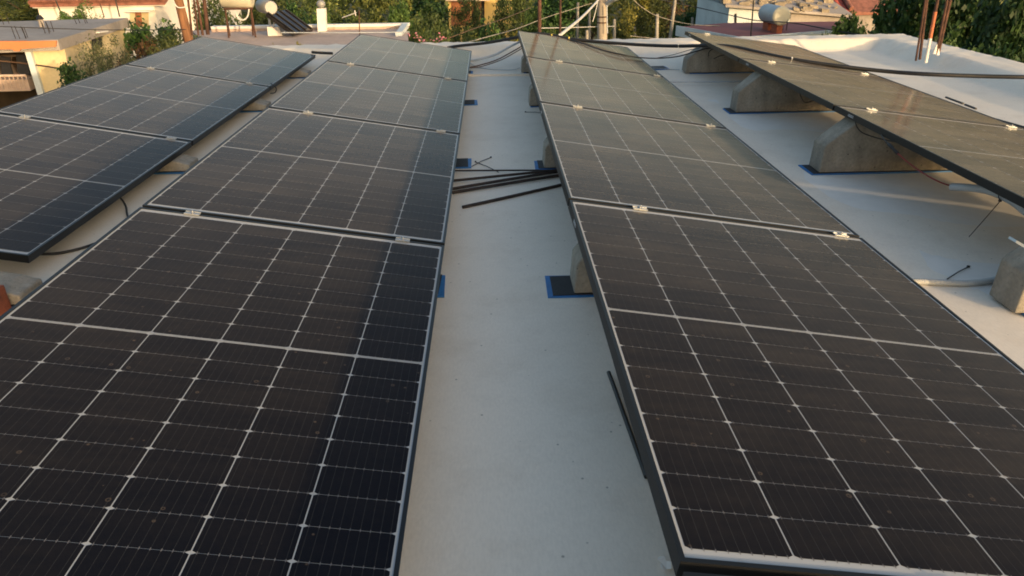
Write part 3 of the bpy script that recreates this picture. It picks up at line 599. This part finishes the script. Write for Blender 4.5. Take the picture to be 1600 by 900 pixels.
# --- white house with tiled eaves
YW = 24.
wh = empty('white_house', at_y(150,30,YW), 'white house with terracotta tiled eaves and brown doors, top left', 'building'); b0 = wh.location.copy()
def wp(px, py, Y=YW): return at_y(px, py, Y)-b0
def prismY(pix, Y, dep, name, m, par, base=None, bev=0):
    pts = [wp(a, b, Y) for a, b in pix]; mb = MB(); mb.prism(pts, (0, dep, 0)); return mb.build(name, m, par, bev)
z_b = GZ-b0.z
def wallY(px0, px1, pyt, Y, dep, name, m, par):
    A, B = wp(px0, pyt, Y), wp(px1, pyt, Y); B.z = A.z; mb = MB(); mb.prism([A, B, Vector((B.x,B.y,z_b)), Vector((A.x,A.y,z_b))], (0,dep,0)); return mb.build(name, m, par)
wallY(57, 240, 6, YW, 5, 'wall', M['white_wall'], wh)
wallY(242, 298, 1, YW+2.2, 5, 'wall', M['white_wall'], wh)
A, B = wp(52, 3.5), wp(262, 3.5); B.z = A.z
mb = MB()
n = 60
for k in range(n):       # rounded tile ends along the eave
    q = A.lerp(B, (k+.5)/n); mb.tube([q+Vector((0,-.25,0)), q+Vector((0,2.6,1.0))], .065, 6)
mb.prism([A+Vector((0,-.22,-.05)), B+Vector((0,-.22,-.05)), B+Vector((0,2.6,.97)), A+Vector((0,2.6,.97))], (0,0,-.07)); mb.build('tiled_roof', M['tile'], wh)
mb = MB(); mb.box((A.x, A.y-.12, A.z-.16), (B.x, A.y-.002, A.z-.08)); mb.build('eave_board', M['white_wall'], wh)
d0 = prismY([(203,19),(203,42),(232,42),(232,19)], YW-.02, .1, 'porch_recess', M['cream'], wh)
prismY([(211,19),(213,42),(222,42),(220,19)], YW-.05, .1, 'door', M['door'], d0)
prismY([(198,17.5),(198,19),(234,19),(234,17.5)], YW-.35, .5, 'canopy', M['white_wall'], wh)
prismY([(267,14),(268,27),(275,26),(274,13)], YW+2.15, .1, 'door', M['door'], wh)
prismY([(243,20),(243,32),(264,29),(264,15)], YW+1.2, .9, 'side_annex', M['cream'], wh)
# --- middle flat roof with parapet
MZ = -.6
m0 = at_z(636,52,MZ); mr_ = empty('low_flat_house', (m0.x, m0.y, MZ), 'low house with pinkish concrete flat roof and a thin parapet behind the second row', 'building'); b0 = mr_.location.copy()
q = [at_z(300,52,MZ), at_z(636,49,MZ), at_z(640,78,MZ), at_z(330,78,MZ)]
mb = MB(); mb.prism([p_-b0 for p_ in q], (0,0,GZ-MZ)); mb.build('wall', M['cream'], mr_)
mb = MB(); mb.prism([p_-b0+Vector((0,0,.06)) for p_ in q], (0,0,-.055)); mb.build('roof_slab', M['slabwarm'], mr_)
Yp = q[1].y
A, B = at_y(330,45.5,Yp)-b0, at_y(638,40.5,Yp)-b0
mb = MB(); mb.prism([A, B, Vector((B.x,B.y,.061)), Vector((A.x,A.y,.061))], (0,.14,0)); mb.build('parapet', M['slabwarm'], mr_)
mb = MB(); mb.prism([A+Vector((0,-.02,0)), B+Vector((.02,-.02,0)), B+Vector((.02,.16,0)), A+Vector((0,.16,0))], (0,0,.05)); mb.build('parapet_cap', M['white_wall'], mr_)
B2 = Vector((q[2].x-b0.x, q[2].y-b0.y, 0))
mb = MB(); Bt = B+Vector((0,-.02,.05)); E2 = at_y(637,57,q[1].y-1.1)-b0
mb.prism([Vector((B.x,B.y-.002,.061)), Vector((B.x,B.y-.002,B.z+.05)), Vector((B.x-.0,B.y-1.3,B.z+.02)), Vector((B.x-.0,B.y-1.3,.061))], (-.12,0,0)); mb.build('parapet', M['palewall'], mr_)
ch = empty('chimney', at_y(503,44,Yp-.2), 'slim white square chimney with a ball cowl on the low flat roof', 'chimney'); b0 = ch.location.copy()
a_ = at_y(503,13,Yp-.2)-b0
mb = MB(); w_ = .085*1.6; ht = a_.z; mb.prism([(-w_*.6,-w_*.6,-.15),(w_*.6,-w_*.6,-.15),(w_*.6,w_*.6,-.15),(-w_*.6,w_*.6,-.15)], (a_.x*.8,0,ht+.15)); mb.build('chimney_shaft', M['white_wall'], ch)
mb = MB(); 
for k in range(6): pass
mb.tube([(a_.x*.8,0,ht),(a_.x*.8,0,ht+.02),(a_.x*.8,0,ht+.05),(a_.x*.8,0,ht+.10),(a_.x*.8,0,ht+.14),(a_.x*.8,0,ht+.16)], [.03,.05,.085,.09,.06,.01], 12); mb.build('cowl', M['silver'], ch)
# solar water heater
Yh = 15.2
sh = empty('solar_water_heater', at_y(425,58,Yh), 'solar water heater with silver tank and dark slanting collector on the low flat roof', 'solar water heater'); b0 = sh.location.copy()
T = lambda px, py, dy=0: at_y(px, py, Yh+dy)-b0
mb = MB(); a_, c_ = T(409,9,.35), T(423,12,-.25); ax = (c_-a_).normalized()
mb.tube([a_-ax*.02, a_, c_, c_+ax*.025], [.11,.128,.128,.11], 20); mb.build('tank', M['silver'], sh)
mb = MB(); pa_, pb_ = T(431,22), T(473,53); wv = Vector((.16,.5,.0)); mb.prism([pa_-wv*.7, pa_+wv*.7, pb_+wv*.7, pb_-wv*.7], Vector((.03,0,.05))); co = mb.build('collector', M['collector'], sh)
for k in range(4):
    o_ = wv*(-.5+.33*k)*1.2+Vector((.035,0,.065)); mb = MB(); mb.tube([pa_+o_, pb_+o_], .014, 6); mb.build('collector_tube', M['black'], co)
for (pa1, pb1, dy) in (((419,20),(424,43),0),((427,20),(428,43),0),((419,20),(421,43),.5),((427,20),(432,42),.5)):
    mb = MB(); mb.tube([T(*pa1, dy), T(*pb1, dy)], .014, 6); mb.build('stand_leg', M['whitecable'], sh)
mb = MB(); mb.prism([T(417,42), T(436,42), T(442,58), T(419,58)], (0,.5,0)); mb.build('stand_base', M['white_wall'], sh)
# tv antenna
an = empty('tv_antenna', at_y(561,54,15.0), 'small tv antenna on a thin rusty mast behind the second row', 'antenna'); b0 = an.location.copy()
T = lambda px, py, dy=0: at_y(px, py, 15.0+dy)-b0
mb = MB(); mb.tube([T(562,60), T(561,16)], .012, 6); mb.build('mast', M['rust'], an)
mb = MB(); mb.tube([T(536,27), T(556,20)], .010, 5)
for k in range(6): q = T(536,27).lerp(T(556,20), k/5); mb.tube([q-Vector((0,.12,.0)), q+Vector((0,.12,.0))], .005, 4)
mb.tube([T(554,16), T(556,25)], .01, 5); mb.build('aerial', M['whitecable'], an)
# --- yellow house far behind
yh = empty('yellow_house', at_y(745,25,36), 'yellow house with shaded veranda between the trees, top centre', 'building'); b0 = yh.location.copy()
z_b = GZ-b0.z
def wp(px, py, Y=36): return at_y(px, py, Y)-b0
M['yellow'] = mat('yellow_wall', (.68,.48,.17), .9, .1, .8)
wallY(700, 800, 1, 36, 4, 'wall', M['yellow'], yh)
prismY([(705,1),(705,40),(735,40),(735,1)], 35.98, .1, 'veranda_wall', M['door'], yh)
prismY([(737,2),(737,40),(752,40),(752,2)], 35.97, .1, 'door', M['door'], yh)
prismY([(752,1),(752,40),(757,40),(757,1)], 35.95, .1, 'door', M['dark'], yh)
prismY([(696,-4),(696,1.5),(765,1.5),(765,-4)], 35.3, 4.5, 'roof', M['slabwarm'], yh)
prismY([(782,1),(782,6),(800,6),(800,1)], 35.96, .1, 'window', M['dark'], yh)
# --- right: red sheet roof house
RZ = -.9
ra, rb_, rc, rd, re_ = at_z(1058,42,RZ), at_z(1157,60,RZ), at_z(1335,46,RZ), at_z(1340,33,RZ), at_z(1130,36,RZ)
rr_ = empty('red_roofed_house', ra, 'low house with flat dull red sheet roof and pale edge at the right', 'building'); b0 = ra.copy()
poly = [p_-b0 for p_ in (ra, rb_, rc, rd, re_)]
mb = MB(); mb.prism(poly, (0,0,-.05)); mb.build('roof', M['redmetal'], rr_)
mb = MB(); cc = sum(poly, Vector())/5; mb.prism([cc+(p_-cc)*.97+Vector((0,0,-.05)) for p_ in poly], (0,0,GZ-RZ+.05)); mb.build('wall', M['cream'], rr_)
for (p_, q_, nm) in ((poly[0], poly[1], 'fascia'), (poly[1], poly[2], 'fascia')):
    mb = MB(); d_ = (q_-p_).normalized(); nn = Vector((d_.y, -d_.x, 0))*.03; mb.prism([p_+nn*.1+Vector((0,0,.03)), q_+nn*.1+Vector((0,0,.03)), q_+nn*.1-Vector((0,0,.2)), p_+nn*.1-Vector((0,0,.2))], nn); mb.build(nm, M['palewall'], rr_)
rebar_tuft(1218,61,-1.1+.0,8,.62,'bunch of thin bars standing before the red sheet roof behind the far parapet', .11, 0)
# water tank on the red roof
wt = empty('water_tank', at_y(1212,24,17.2), 'horizontal grey water tank with round end tinted as sunlit above the red sheet roof', 'water tank'); b0 = wt.location.copy()
a_, c_ = at_y(1198,20,18.0)-b0, at_y(1221,25,17.0)-b0; ax = (c_-a_).normalized()
M['tankgrey'] = mat('galvanised_tank', (.40,.45,.47), .55, .1, 3)
mb = MB(); mb.tube([a_, c_], .20, 24, cap=False); mb.tube([a_-ax*.05, a_], [.16,.20], 24); mb.build('tank_shell', M['tankgrey'], wt)
mb = MB(); mb.tube([c_, c_+ax*.012, c_+ax*.035], [.202,.198,.15], 24); mb.build('tank_end', M['tank'], wt)  # cream instead of grey: warm sunlight on the end put into its colour
for t_ in (.2, .8):
    q = a_.lerp(c_, t_); mb = MB(); mb.box((q.x-.06, q.y-.18, RZ-b0.z), (q.x+.06, q.y+.18, q.z-.12)); mb.build('saddle', M['brick'], wt)
# antenna mast
am = tag(MB.build((lambda m_: (m_.tube([at_z(1173,57,RZ), at_y(1178,-5,at_z(1173,57,RZ).y)], .014, 6), m_)[1])(MB()), 'antenna_mast', M['black']), 'thin black mast standing on the red sheet roof beside the tank', 'mast')
# white shed with stones on its roof
ws = empty('stone_roofed_shed', at_y(1165,30,22), 'old pale shed whose low roof is weighed down with stones', 'shed'); b0 = ws.location.copy(); z_b = GZ-b0.z
def wp(px, py, Y=22): return at_y(px, py, Y)-b0
mb = MB(); A, B = wp(1140,10), wp(1236,17); mb.prism([A, B, Vector((B.x,B.y,z_b)), Vector((A.x,A.y,z_b))], (0,3.5,0)); mb.build('wall', M['palewall'], ws)
mb = MB(); A, B = wp(1236.5,18.5), wp(1330,30); mb.prism([A, B, Vector((B.x,B.y,z_b)), Vector((A.x,A.y,z_b))], (0,3.4,0)); mb.build('wall', M['slab'], ws)
mb = MB(); A, B = wp(1134,7,21.8), wp(1335,24,21.8); mb.prism([A, B, B+Vector((0,4,.7)), A+Vector((0,4,.7))], (0,0,-.07)); mb.build('roof', M['slab'], ws)
prismY([(1148,22),(1148,36),(1151,36),(1151,21)], 21.98, .05, 'door_slot', M['dark'], ws)
mb = MB(); rr = random.Random(3)
for k in range(130):
    u, v_ = rr.random(), rr.random(); q = A.lerp(B, u)+Vector((0, 4*v_, .7*v_+.02)); s_ = rr.uniform(.05,.16)
    mb.obox(q, (s_, rr.uniform(-.03,.03), rr.uniform(-.03,.03)), (rr.uniform(-.03,.03), s_*.7, 0), (0, .02, s_*rr.uniform(.3,.6)), 0)
tag(mb.build('roof_rubble', [M['rubble']], ws), kind='stuff')
# tiled roofs far right
def tiled(px0, px1, pyb, pyt, Y, lab, m='tilerows', slope=.45, ext=5.):
    A, B = at_y(px0,pyb,Y), at_y(px1,pyb,Y); B.z = A.z; b0 = A.copy(); e = empty('tiled_house', b0, lab, 'building')
    v = B-A
    mb = MB(); mb.prism([Vector((0,0,0)), v, v+Vector((0,ext,ext*slope)), Vector((0,ext,ext*slope))], (0,0,-.12)); mb.build('tiled_roof', M[m], e)
    mb = MB(); mb.box((.15,.3,GZ-b0.z), (v.x-.15,ext,-.14)); mb.build('wall', M['slab'], e)
    mb = MB(); mb.tube([v+Vector((.02,-.05,.05)), v+Vector((.02,ext,ext*slope+.05))], .09, 8); mb.build('ridge', M['tile'], e)
    return e
tiled(1262,1328,17,0,29,'house with dark red ribbed tile roof behind the stone roofed shed')
tiled(1331,1412,19,0,31,'house with brighter red tile roof at the right, beyond the darker one', 'tile')
# low white wall right of red roof
mb = MB(); A, B = at_y(1150,61,15.6), at_y(1330,52,15.9); mb.prism([A, B, Vector((B.x,B.y,GZ)), Vector((A.x,A.y,GZ))], (0,.2,0)); tag(mb.build('boundary_wall', M['cream']), 'yellowish boundary wall just behind the far parapet below the red roof', 'wall')

# ================================================================ POLES, WIRES, TANK ON STAND
def pole(pa, pb, Y, r0, r1, name, label, cat, m, ext=1.4):
    a, c = at_y(*pa, Y), at_y(*pb, Y); d = (c-a)/(c.z-a.z); foot = a+d*(GZ-a.z); top = a+d*(c.z-a.z)*ext
    e = empty(name, foot, label, cat); mb = MB(); mb.tube([Vector((0,0,0)), (a-foot), top-foot], [r0, r0*.95, r1], 14); mb.build('shaft', M[m], e); return e, foot
e, ft = pole((294,60),(279,0), 13.5, .085, .07, 'utility_pole', 'brown wooden utility pole leaning left behind the leftmost row', 'utility pole', 'wood')
mb = MB(); mb.tube(smooth_path([at_y(270,0,13.3)-ft, at_y(276,10,13.3)-ft, at_y(284,12,13.3)-ft, at_y(294,8,13.3)-ft, at_y(292,-2,13.3)-ft]), .011, 6); mb.build('wire_loop', M['whitecable'], e)
for i, (pa, pb, r, lab) in enumerate((((300,55),(294,0),.014,'leftmost thin rusty bar right of the wooden pole'), ((310,55),(303,0),.012,'second thin rusty bar right of the wooden pole'), ((317,55),(308,0),.016,'third rusty bar right of the wooden pole'), ((325,54),(319,0),.024,'thickest rusty bar right of the wooden pole with a pale foot'))):
    bar(pa, pb, 9.6, r, 'rebar', lab, 'rebar', group='rusty bars right of the wooden pole')
e, ft = pole((941,64),(941,0), 16., .108, .10, 'utility_pole', 'concrete utility pole with lamp arm behind the far end of the third row', 'utility pole', 'concpole')
mb = MB(); mb.tube(smooth_path([at_y(944,12,16)-ft, at_y(950,5,15.9)-ft, at_y(958,0,15.7)-ft, at_y(972,-6,15.5)-ft]), .045, 8); mb.build('lamp_arm', M['grey_pipe'], e)
for (py) in (26,35):
    q = at_y(941,py,16)-ft; mb = MB(); mb.tube([q-Vector((0,0,.012)), q+Vector((0,0,.012))], .112, 14); mb.build('band', M['rust'], e)
mb = MB(); mb.tube([at_y(949,52,15.8)-ft, at_y(948,8,15.8)-ft], .012, 6); mb.build('drop_wire', M['grey_pipe'], e)
cable('white_cable', [at_y(875,55,8.2), at_y(890,43,9), at_y(908,28,10.5), at_y(924,12,12.5), at_y(936,-2,14.5), at_y(941,-12,15.9)], .017, M['whitecable'], 'thick white cable rising from the far parapet to the concrete pole', 'cable')
cable('hanging_rope', [at_y(934,3,15.6), at_y(929,24,15.6), at_y(926,34,15.6)], .008, M['whitecable'], 'frayed pale rope dangling left of the concrete pole', 'rope')
tn = empty('water_tank', at_y(370,14,15), 'cream horizontal water tank on a rusty steel stand, cut by the top edge', 'water tank'); b0 = tn.location.copy()
T = lambda px, py, dy=0: at_y(px, py, 15+dy)-b0
a_, c_ = T(346,-6), T(393,-4); ax = (c_-a_).normalized(); mb = MB(); mb.tube([a_-ax*.02, a_, a_+ax*.04, c_-ax*.04, c_, c_+ax*.02], [.14,.19,.205,.205,.19,.14], 24); mb.build('tank_shell', M['tank'], tn)
mb = MB(); mb.tube([T(350,14,-.1), T(395,13,-.1)], .022, 6); mb.tube([T(350,14,.3), T(395,13,.3)], .022, 6); mb.build('stand_beam', M['rust'], tn)
for (p1, p2, dy) in (((392,13),(400,62),0),((392,13),(396,62),.3),((352,14),(358,62),0),((352,14),(360,62),.3)):
    mb = MB(); a_ = T(*p1, dy); c_ = T(*p2, dy); d_ = (c_-a_); c_ = a_+d_*((MZ+.06-b0.z-a_.z)/d_.z) ; mb.tube([a_, c_], .018, 6); mb.build('stand_leg', M['rust'], tn)
cable('hose_loop', [at_y(369,20,14.8), at_y(373,29,14.8), at_y(381,31,14.8), at_y(387,25,14.8), at_y(389,14,14.8)], .014, M['whitecable'], 'pale hose looping below the cream tank on the rusty stand', 'hose')
# fence posts beyond the middle
posts = [(960,68,960,30,20,'first concrete fence post right of the concrete pole'), (993,68,991,42,21,'second concrete fence post right of the concrete pole'), (1026,68,1027,22,18,'tall pale fence post with wires, third right of the concrete pole'), (1046,68,1055,0,19,'leaning tall wooden post right of the wired fence post'), (1081,60,1082,27,25,'short fence post near the left corner of the red sheet roof'), (917,68,917,47,19,'short grey fence post left of the concrete pole'), (902,50,903,4,23,'thin yellowish post left of the concrete pole'), (921,68,921,16,24,'tall grey post close left of the concrete pole'), (1093,44,1093,22,26,'small far fence post by the red sheet roof')]
for (x0_, y0_, x1_, y1_, Y, lab) in posts:
    a, c = at_y(x0_, y0_, Y), at_y(x1_, y1_, Y); d = (c-a)/(c.z-a.z); foot = a+d*(GZ-a.z)
    mb = MB(); mb.tube([foot, a, c], [.042,.042,.038], 6); tag(mb.build('fence_post', M['post']), lab, 'fence post', 'fence posts behind the third row')
def wire(pts, r, lab, m='grey_pipe'): return cable('overhead_wire', [at_y(*p_) for p_ in pts], r, M[m], lab, 'wire')
wire([(985,-5,15),(1004,12,16),(1030,26,17.8),(1080,38,18),(1140,40,19),(1200,36,20)], .008, 'pale wire sagging from the top edge past the fence posts to the red roof', 'post')
wire([(846,44,12),(890,43,14),(960,41,18)], .007, 'pale wire running level between the rusty bars and the trees', 'whitecable')
wire([(985,56,17),(1040,62,17),(1068,64,17)], .007, 'pale low wire left of the rightmost row far corner', 'post')
wire([(1025,-2,20),(1100,14,20),(1175,31,17),(1240,36,16),(1310,49,15),(1380,60,14)], .011, 'dark wire crossing in front of the sunlit tinted tank end', 'black')
wire([(-10,41,11),(100,45,11.5),(200,47,12),(290,46,13)], .006, 'dark wire crossing the slab of the unfinished house', 'black')
wire([(440,51,13.5),(560,51,13.5),(640,50,13.6)], .008, 'thin wire stretched across the low flat roof', 'grey_pipe')
wire([(700,60,9.5),(740,45,10),(790,28,12),(830,12,14)], .005, 'rusty coloured wire climbing right through the oleanders', 'browncable')
wire([(712,71,8.6),(760,58,9.4),(810,44,11),(860,25,14),(925,5,16)], .006, 'dull olive wire climbing right above the black conduit', 'post')
wire([(87,0,23),(96,22,23)], .02, 'short dark cable down the white house wall', 'black')
wire([(180,-2,22.8),(187,26,22.8)], .02, 'dark pipe down the middle of the white house wall', 'black')
wire([(156,5,22.8),(163,27,22.8)], .015, 'thin reddish pipe on the white house wall', 'rust')
wire([(140,60,11.8),(200,62,12)], .005, 'faint wire beside the window of the unfinished house', 'post') if False else None

# ================================================================ VEGETATION
def crown_mesh(seed, n, clumps, leaf, flat=.75, mat_='leaf_green', elong=1.6, shape=1.0):
    rr = random.Random(seed); mb = MB(); cs = []
    for k in range(clumps):
        while True:
            p_ = Vector((rr.uniform(-1,1), rr.uniform(-1,1), rr.uniform(-1,1)))
            if .35 < p_.length < 1: break
        if p_.z < 0: p_.z *= .8
        cs.append((p_*.82, rr.uniform(.12,.30)))
    vs = []; fs = []
    for k in range(n):
        c_, s_ = cs[rr.randrange(clumps)]
        d = Vector((rr.gauss(0,1), rr.gauss(0,1), rr.gauss(0,.8))); d.normalize(); d *= s_*rr.random()**.33
        q = c_+d
        ax = Vector((rr.gauss(0,1), rr.gauss(0,1), rr.gauss(0,.6)-.3)).normalized(); nn = (d.normalized()*1.1+Vector((rr.gauss(0,.6), rr.gauss(0,.6), rr.gauss(0,.6)+.4))).normalized()
        bx = ax.cross(nn); 
        if bx.length < 1e-3: continue
        bx.normalize(); l = leaf*rr.uniform(.6,1.3); w_ = l/elong*.5
        i = len(vs); tip = q+ax*l
        vs += [q, q+ax*l*.45+bx*w_, tip-nn*l*.12, q+ax*l*.45-bx*w_]; fs.append((i,i+1,i+2,i+3))
    mb.add(vs, fs); return mb
def trunk_mesh(seed, h, r, limbs, spread):
    rr = random.Random(seed); mb = MB(); top = Vector((rr.uniform(-.1,.1)*h, rr.uniform(-.1,.1)*h, h))
    mb.tube([Vector((0,0,0)), top*.5+Vector((.04*h,0,0)), top], [r*1.3, r, r*.7], 8)
    for k in range(limbs):
        a = 2*math.pi*k/limbs+rr.uniform(-.4,.4); st = top*rr.uniform(.7,1.0); e_ = st+Vector((math.cos(a)*spread, math.sin(a)*spread, spread*rr.uniform(.6,1.3)))
        mid = st.lerp(e_, .5)+Vector((0,0,.06*h)); mb.tube([st, mid, e_], [r*.55, r*.35, r*.12], 6)
    return mb
crown_cache = {}
def tree(px, pytop, Y, wpx, kind, label, name='tree', group=None, zb=GZ, seed=0, flat=1.0, cat=None, trunk=True, crownfrac=.72, mi=None):
    top = at_y(px, pytop, Y); rad = wpx/2*Y/FPX/1.02; hgt = top.z-zb
    mats_, n, cl, leaf, el = {'olive': ('leaf_olive', 5200, 46, .085, 2.2), 'green': ('leaf_green', 5200, 46, .08, 1.9), 'dark': ('leaf_dark', 5200, 44, .10, 1.6),
        'grey': ('leaf_grey', 5200, 46, .07, 2.6), 'broad': ('leaf_dark', 6000, 52, .12, 1.7), 'broadbright': ('leaf_bright', 4200, 34, .14, 2.2), 'bright': ('leaf_bright', 5200, 40, .09, 2.0), 'rust': ('leaf_rust', 4200, 40, .08, 1.9), 'yellow': ('leaf_yellow', 1600, 20, .10, 2.4), 'oleander': ('leaf_green', 4200, 40, .11, 4.0)}[kind]
    key = (kind, seed % 3)
    if key not in crown_cache:
        o = crown_mesh(hash(kind) % 1 + seed % 3*17+len(kind)*7, n, cl, leaf, mat_=mats_, elong=el).build('crown', M[mats_]); crown_cache[key] = o; first = True
    else: o = crown_cache[key].copy(); C.objects.link(o)
    e = empty(name, (top.x, top.y, zb), label, cat or name.replace('_', ' '), group)
    rz_ = hgt*crownfrac/2
    o.parent = e; o.scale = (rad, rad*.9, rz_); o.location = (0, 0, hgt-rz_*.96); o.rotation_euler = (0, 0, seed*1.3)
    if trunk:
        t = trunk_mesh(seed, hgt*(1-crownfrac)+rz_*.5, max(.04, hgt*.028), 5, rad*.5).build('trunk', M['bark'], e)
    return e
TG = 'trees and tall shrubs behind the roofs'
T_ = [  # px, top py, depth, width px, kind, label
 (228,10,15.5,140,'dark','dark green bushy tree between the unfinished house and the wooden pole'),
 (268,22,13.5,110,'green','mid green shrub at the foot of the wooden pole'),
 (212,44,12.5,120,'rust','reddish brown shrub just beyond the left edge of the leftmost row'),
 (258,42,12.,95,'olive','olive green shrub beside the reddish shrub'),
 (152,34,11.6,105,'grey','sparse grey green climber against the yellow side wall of the unfinished house'),
 (122,78,10.2,110,'dark','dark low bush beyond the left edge of the leftmost row, by the yellow wall'),
 (35,-30,40,170,'olive','yellowish tree behind the unfinished house at the top left corner'),
 (115,-45,60,200,'dark','dark far tree behind the white house'),
 (335,-25,19,95,'green','leafy green tree behind the rusty bars right of the wooden pole'),
 (372,12,17.5,80,'olive','yellow green bush under the cream tank'),
 (420,-40,24,110,'green','green tree behind the solar water heater tank'),
 (455,-12,21,80,'dark','dark green tree right of the solar water heater'),
 (520,-50,27,130,'green','tall green tree behind the slim chimney'),
 (500,8,21,60,'bright','fresh green shrub right behind the slim chimney'),
 (575,8,19.5,70,'grey','rounded grey green shrub behind the tv antenna'),
 (600,-45,27,110,'olive','olive green tree above the grey green shrub'),
 (625,-5,20,80,'bright','bright green tree above the parapet end of the low flat roof'),
 (670,5,17,90,'green','large leafy shrub behind the right end of the low flat roof'),
 (655,-55,31,110,'dark','dark tree left of the yellow house'),
 (720,14,18,110,'green','yellow green shrub below the yellow house'),
 (726,-20,26,60,'green','slender tree standing before the yellow house veranda'),
 (762,12,17,70,'dark','dark shrub below the right part of the yellow house'),
 (800,28,14,85,'yellow','yellow green spiky shrub before the far parapet, left of the thick rusty bar'),
 (800,-25,24,80,'green','green tree right of the yellow house'),
 (838,-10,18,75,'bright','bright green tree behind the two rusty bars'),
 (880,10,17,60,'green','green bush right behind the thinner rusty bar'),
 (880,-45,28,110,'dark','dark tall tree left of the concrete pole'),
 (925,-30,30,80,'olive','olive tree directly behind the concrete pole'),
 (990,-35,21,105,'yellow','yellow leaved tree just right of the concrete pole'),
 (1000,-38,21.5,110,'olive','broad olive coloured tree right of the concrete pole'),
 (1050,-20,30,90,'rust','brownish tree behind the leaning wooden post'),
 (1080,5,27,70,'dark','dark shrub left of the stone roofed shed'),
 (1110,-15,33,90,'green','green tree above the left end of the stone roofed shed'),
 (1165,24,20.5,26,'grey','small pale shrub against the shed wall'),
 (1335,12,15,95,'broadbright','bright broad leaved tree before the tiled roofs at the right'),
 (1295,44,14.2,40,'broad','small dark leafy bush at the end of the yellowish boundary wall'),
 (1385,28,14,95,'broad','dark broad leaved tree left of the painted pipe'),
 (1430,-60,16,130,'broad','tall dark tree behind the painted pipe'),
 (1502,26,11.2,95,'broadbright','light green drooping branchy tree just right of the rusty rebars'),
 (1520,-70,14.5,150,'broad','big dark tree filling the upper right, left of the edge'),
 (1590,-60,12.5,150,'broad','big dark tree cut by the right edge of the picture'),
 (1575,60,11,110,'broad','dark low foliage behind the right parapet at the picture edge'),
 (1460,50,12.8,90,'broad','dark foliage low behind the rusty rebars'),
 (1255,-50,45,140,'dark','distant dark tree above the ribbed tile roof'),
 (1400,-70,48,160,'green','distant tree above the brighter tile roof'),
]
for i, (px, py, Y, wpx, k, lab) in enumerate(T_):
    low = py > 20 or Y < 15
    nm = 'shrub' if ('shrub' in lab or 'bush' in lab or 'climber' in lab or 'foliage' in lab) else 'tree'
    tree(px, py, Y, wpx, k, lab, nm, TG, seed=i, crownfrac=(.5 if Y < 13.6 and px < 300 else .9) if nm == 'shrub' else .8)
# weeds on the slabs
tree(118,-1,16.9,72,'bright','green bush rising beyond the far edge of the slab of the unfinished house','shrub',None,zb=-1.1,seed=5,crownfrac=.95,trunk=False)
for (px, py, wpx, lab) in ((466,62,16,'yellow green weed at the near edge of the low flat roof, largest one'),(428,66,10,'small weed at the near edge of the low flat roof, left of the largest'),(504,70,9,'tiny weed at the near edge of the low flat roof, right of the largest')):
    tree(px,py,13.6,wpx,'yellow',lab,'weed',None,zb=MZ-.1,seed=px,crownfrac=.97,trunk=False)
# oleanders with pink flowers behind the far end of the second row
ol = tree(665,55,10.5,120,'oleander','oleander with pink flowers behind the far end of the second row','oleander',None,seed=2,crownfrac=.9,cat='shrub')
rr = random.Random(8); mb = MB(); b0 = ol.location.copy()
for (px, py) in ((646,57),(659,60),(671,67),(684,61),(695,62),(701,71)):
    q = at_y(px,py,9.9)-b0
    for k in range(7):
        d = Vector((rr.gauss(0,.03), rr.gauss(0,.03), rr.gauss(0,.025))); ax = Vector((rr.gauss(0,1), rr.gauss(0,1), rr.gauss(0,1))).normalized(); bx = ax.orthogonal().normalized()
        mb.add([q+d, q+d+ax*.02+bx*.012, q+d+ax*.038, q+d+ax*.02-bx*.012], [(0,1,2,3)])
mb.build('flowers', M['petal'], ol)
# far woodland mass closing the view
rr = random.Random(11); mb = MB(); vs = []; fs = []
for k in range(26000):
    Y = rr.choice((46, 58, 75))+rr.uniform(-5, 5); X = rr.uniform(-.85, .95)*Y; hh = 3.6+1.6*math.sin(X*.31+Y)+1.1*math.sin(X*.83+2*Y)
    hh = min(hh, 4.0) ; z = GZ+hh*rr.random()**.6; l = rr.uniform(.35,.8)
    q = Vector((X, Y, z)); ax = Vector((rr.gauss(0,1), rr.gauss(0,.5), rr.gauss(0,1))).normalized(); bx = Vector((rr.gauss(0,1), rr.gauss(0,.5), rr.gauss(0,1))).normalized()
    i = len(vs); vs += [q, q+ax*l*.5+bx*l*.25, q+ax*l, q+ax*l*.5-bx*l*.25]; fs.append((i,i+1,i+2,i+3))
mb.add(vs, fs); tag(mb.build('woodland', M['leaf_olive']), 'far mass of olive green trees closing the view behind the houses', 'woodland', kind='stuff')
# undergrowth filling the gaps between the shrubs
mb = MB(); vs = []; fs = []
for k in range(30000):
    Y = rr.uniform(15, 44); X = rr.uniform(-.75, .85)*Y; z = GZ+rr.random()*(.3+.9*max(0, math.sin(X*.9)*math.cos(Y*.6)))
    l = rr.uniform(.12,.35); q = Vector((X, Y, z)); ax = Vector((rr.gauss(0,1), rr.gauss(0,.5), abs(rr.gauss(0,1)))).normalized(); bx = Vector((rr.gauss(0,1), rr.gauss(0,.5), rr.gauss(0,1))).normalized()
    i = len(vs); vs += [q, q+ax*l*.5+bx*l*.2, q+ax*l, q+ax*l*.5-bx*l*.2]; fs.append((i,i+1,i+2,i+3))
mb.add(vs, fs); tag(mb.build('undergrowth', M['leaf_green']), 'low rough green undergrowth between the houses', 'undergrowth', kind='stuff')
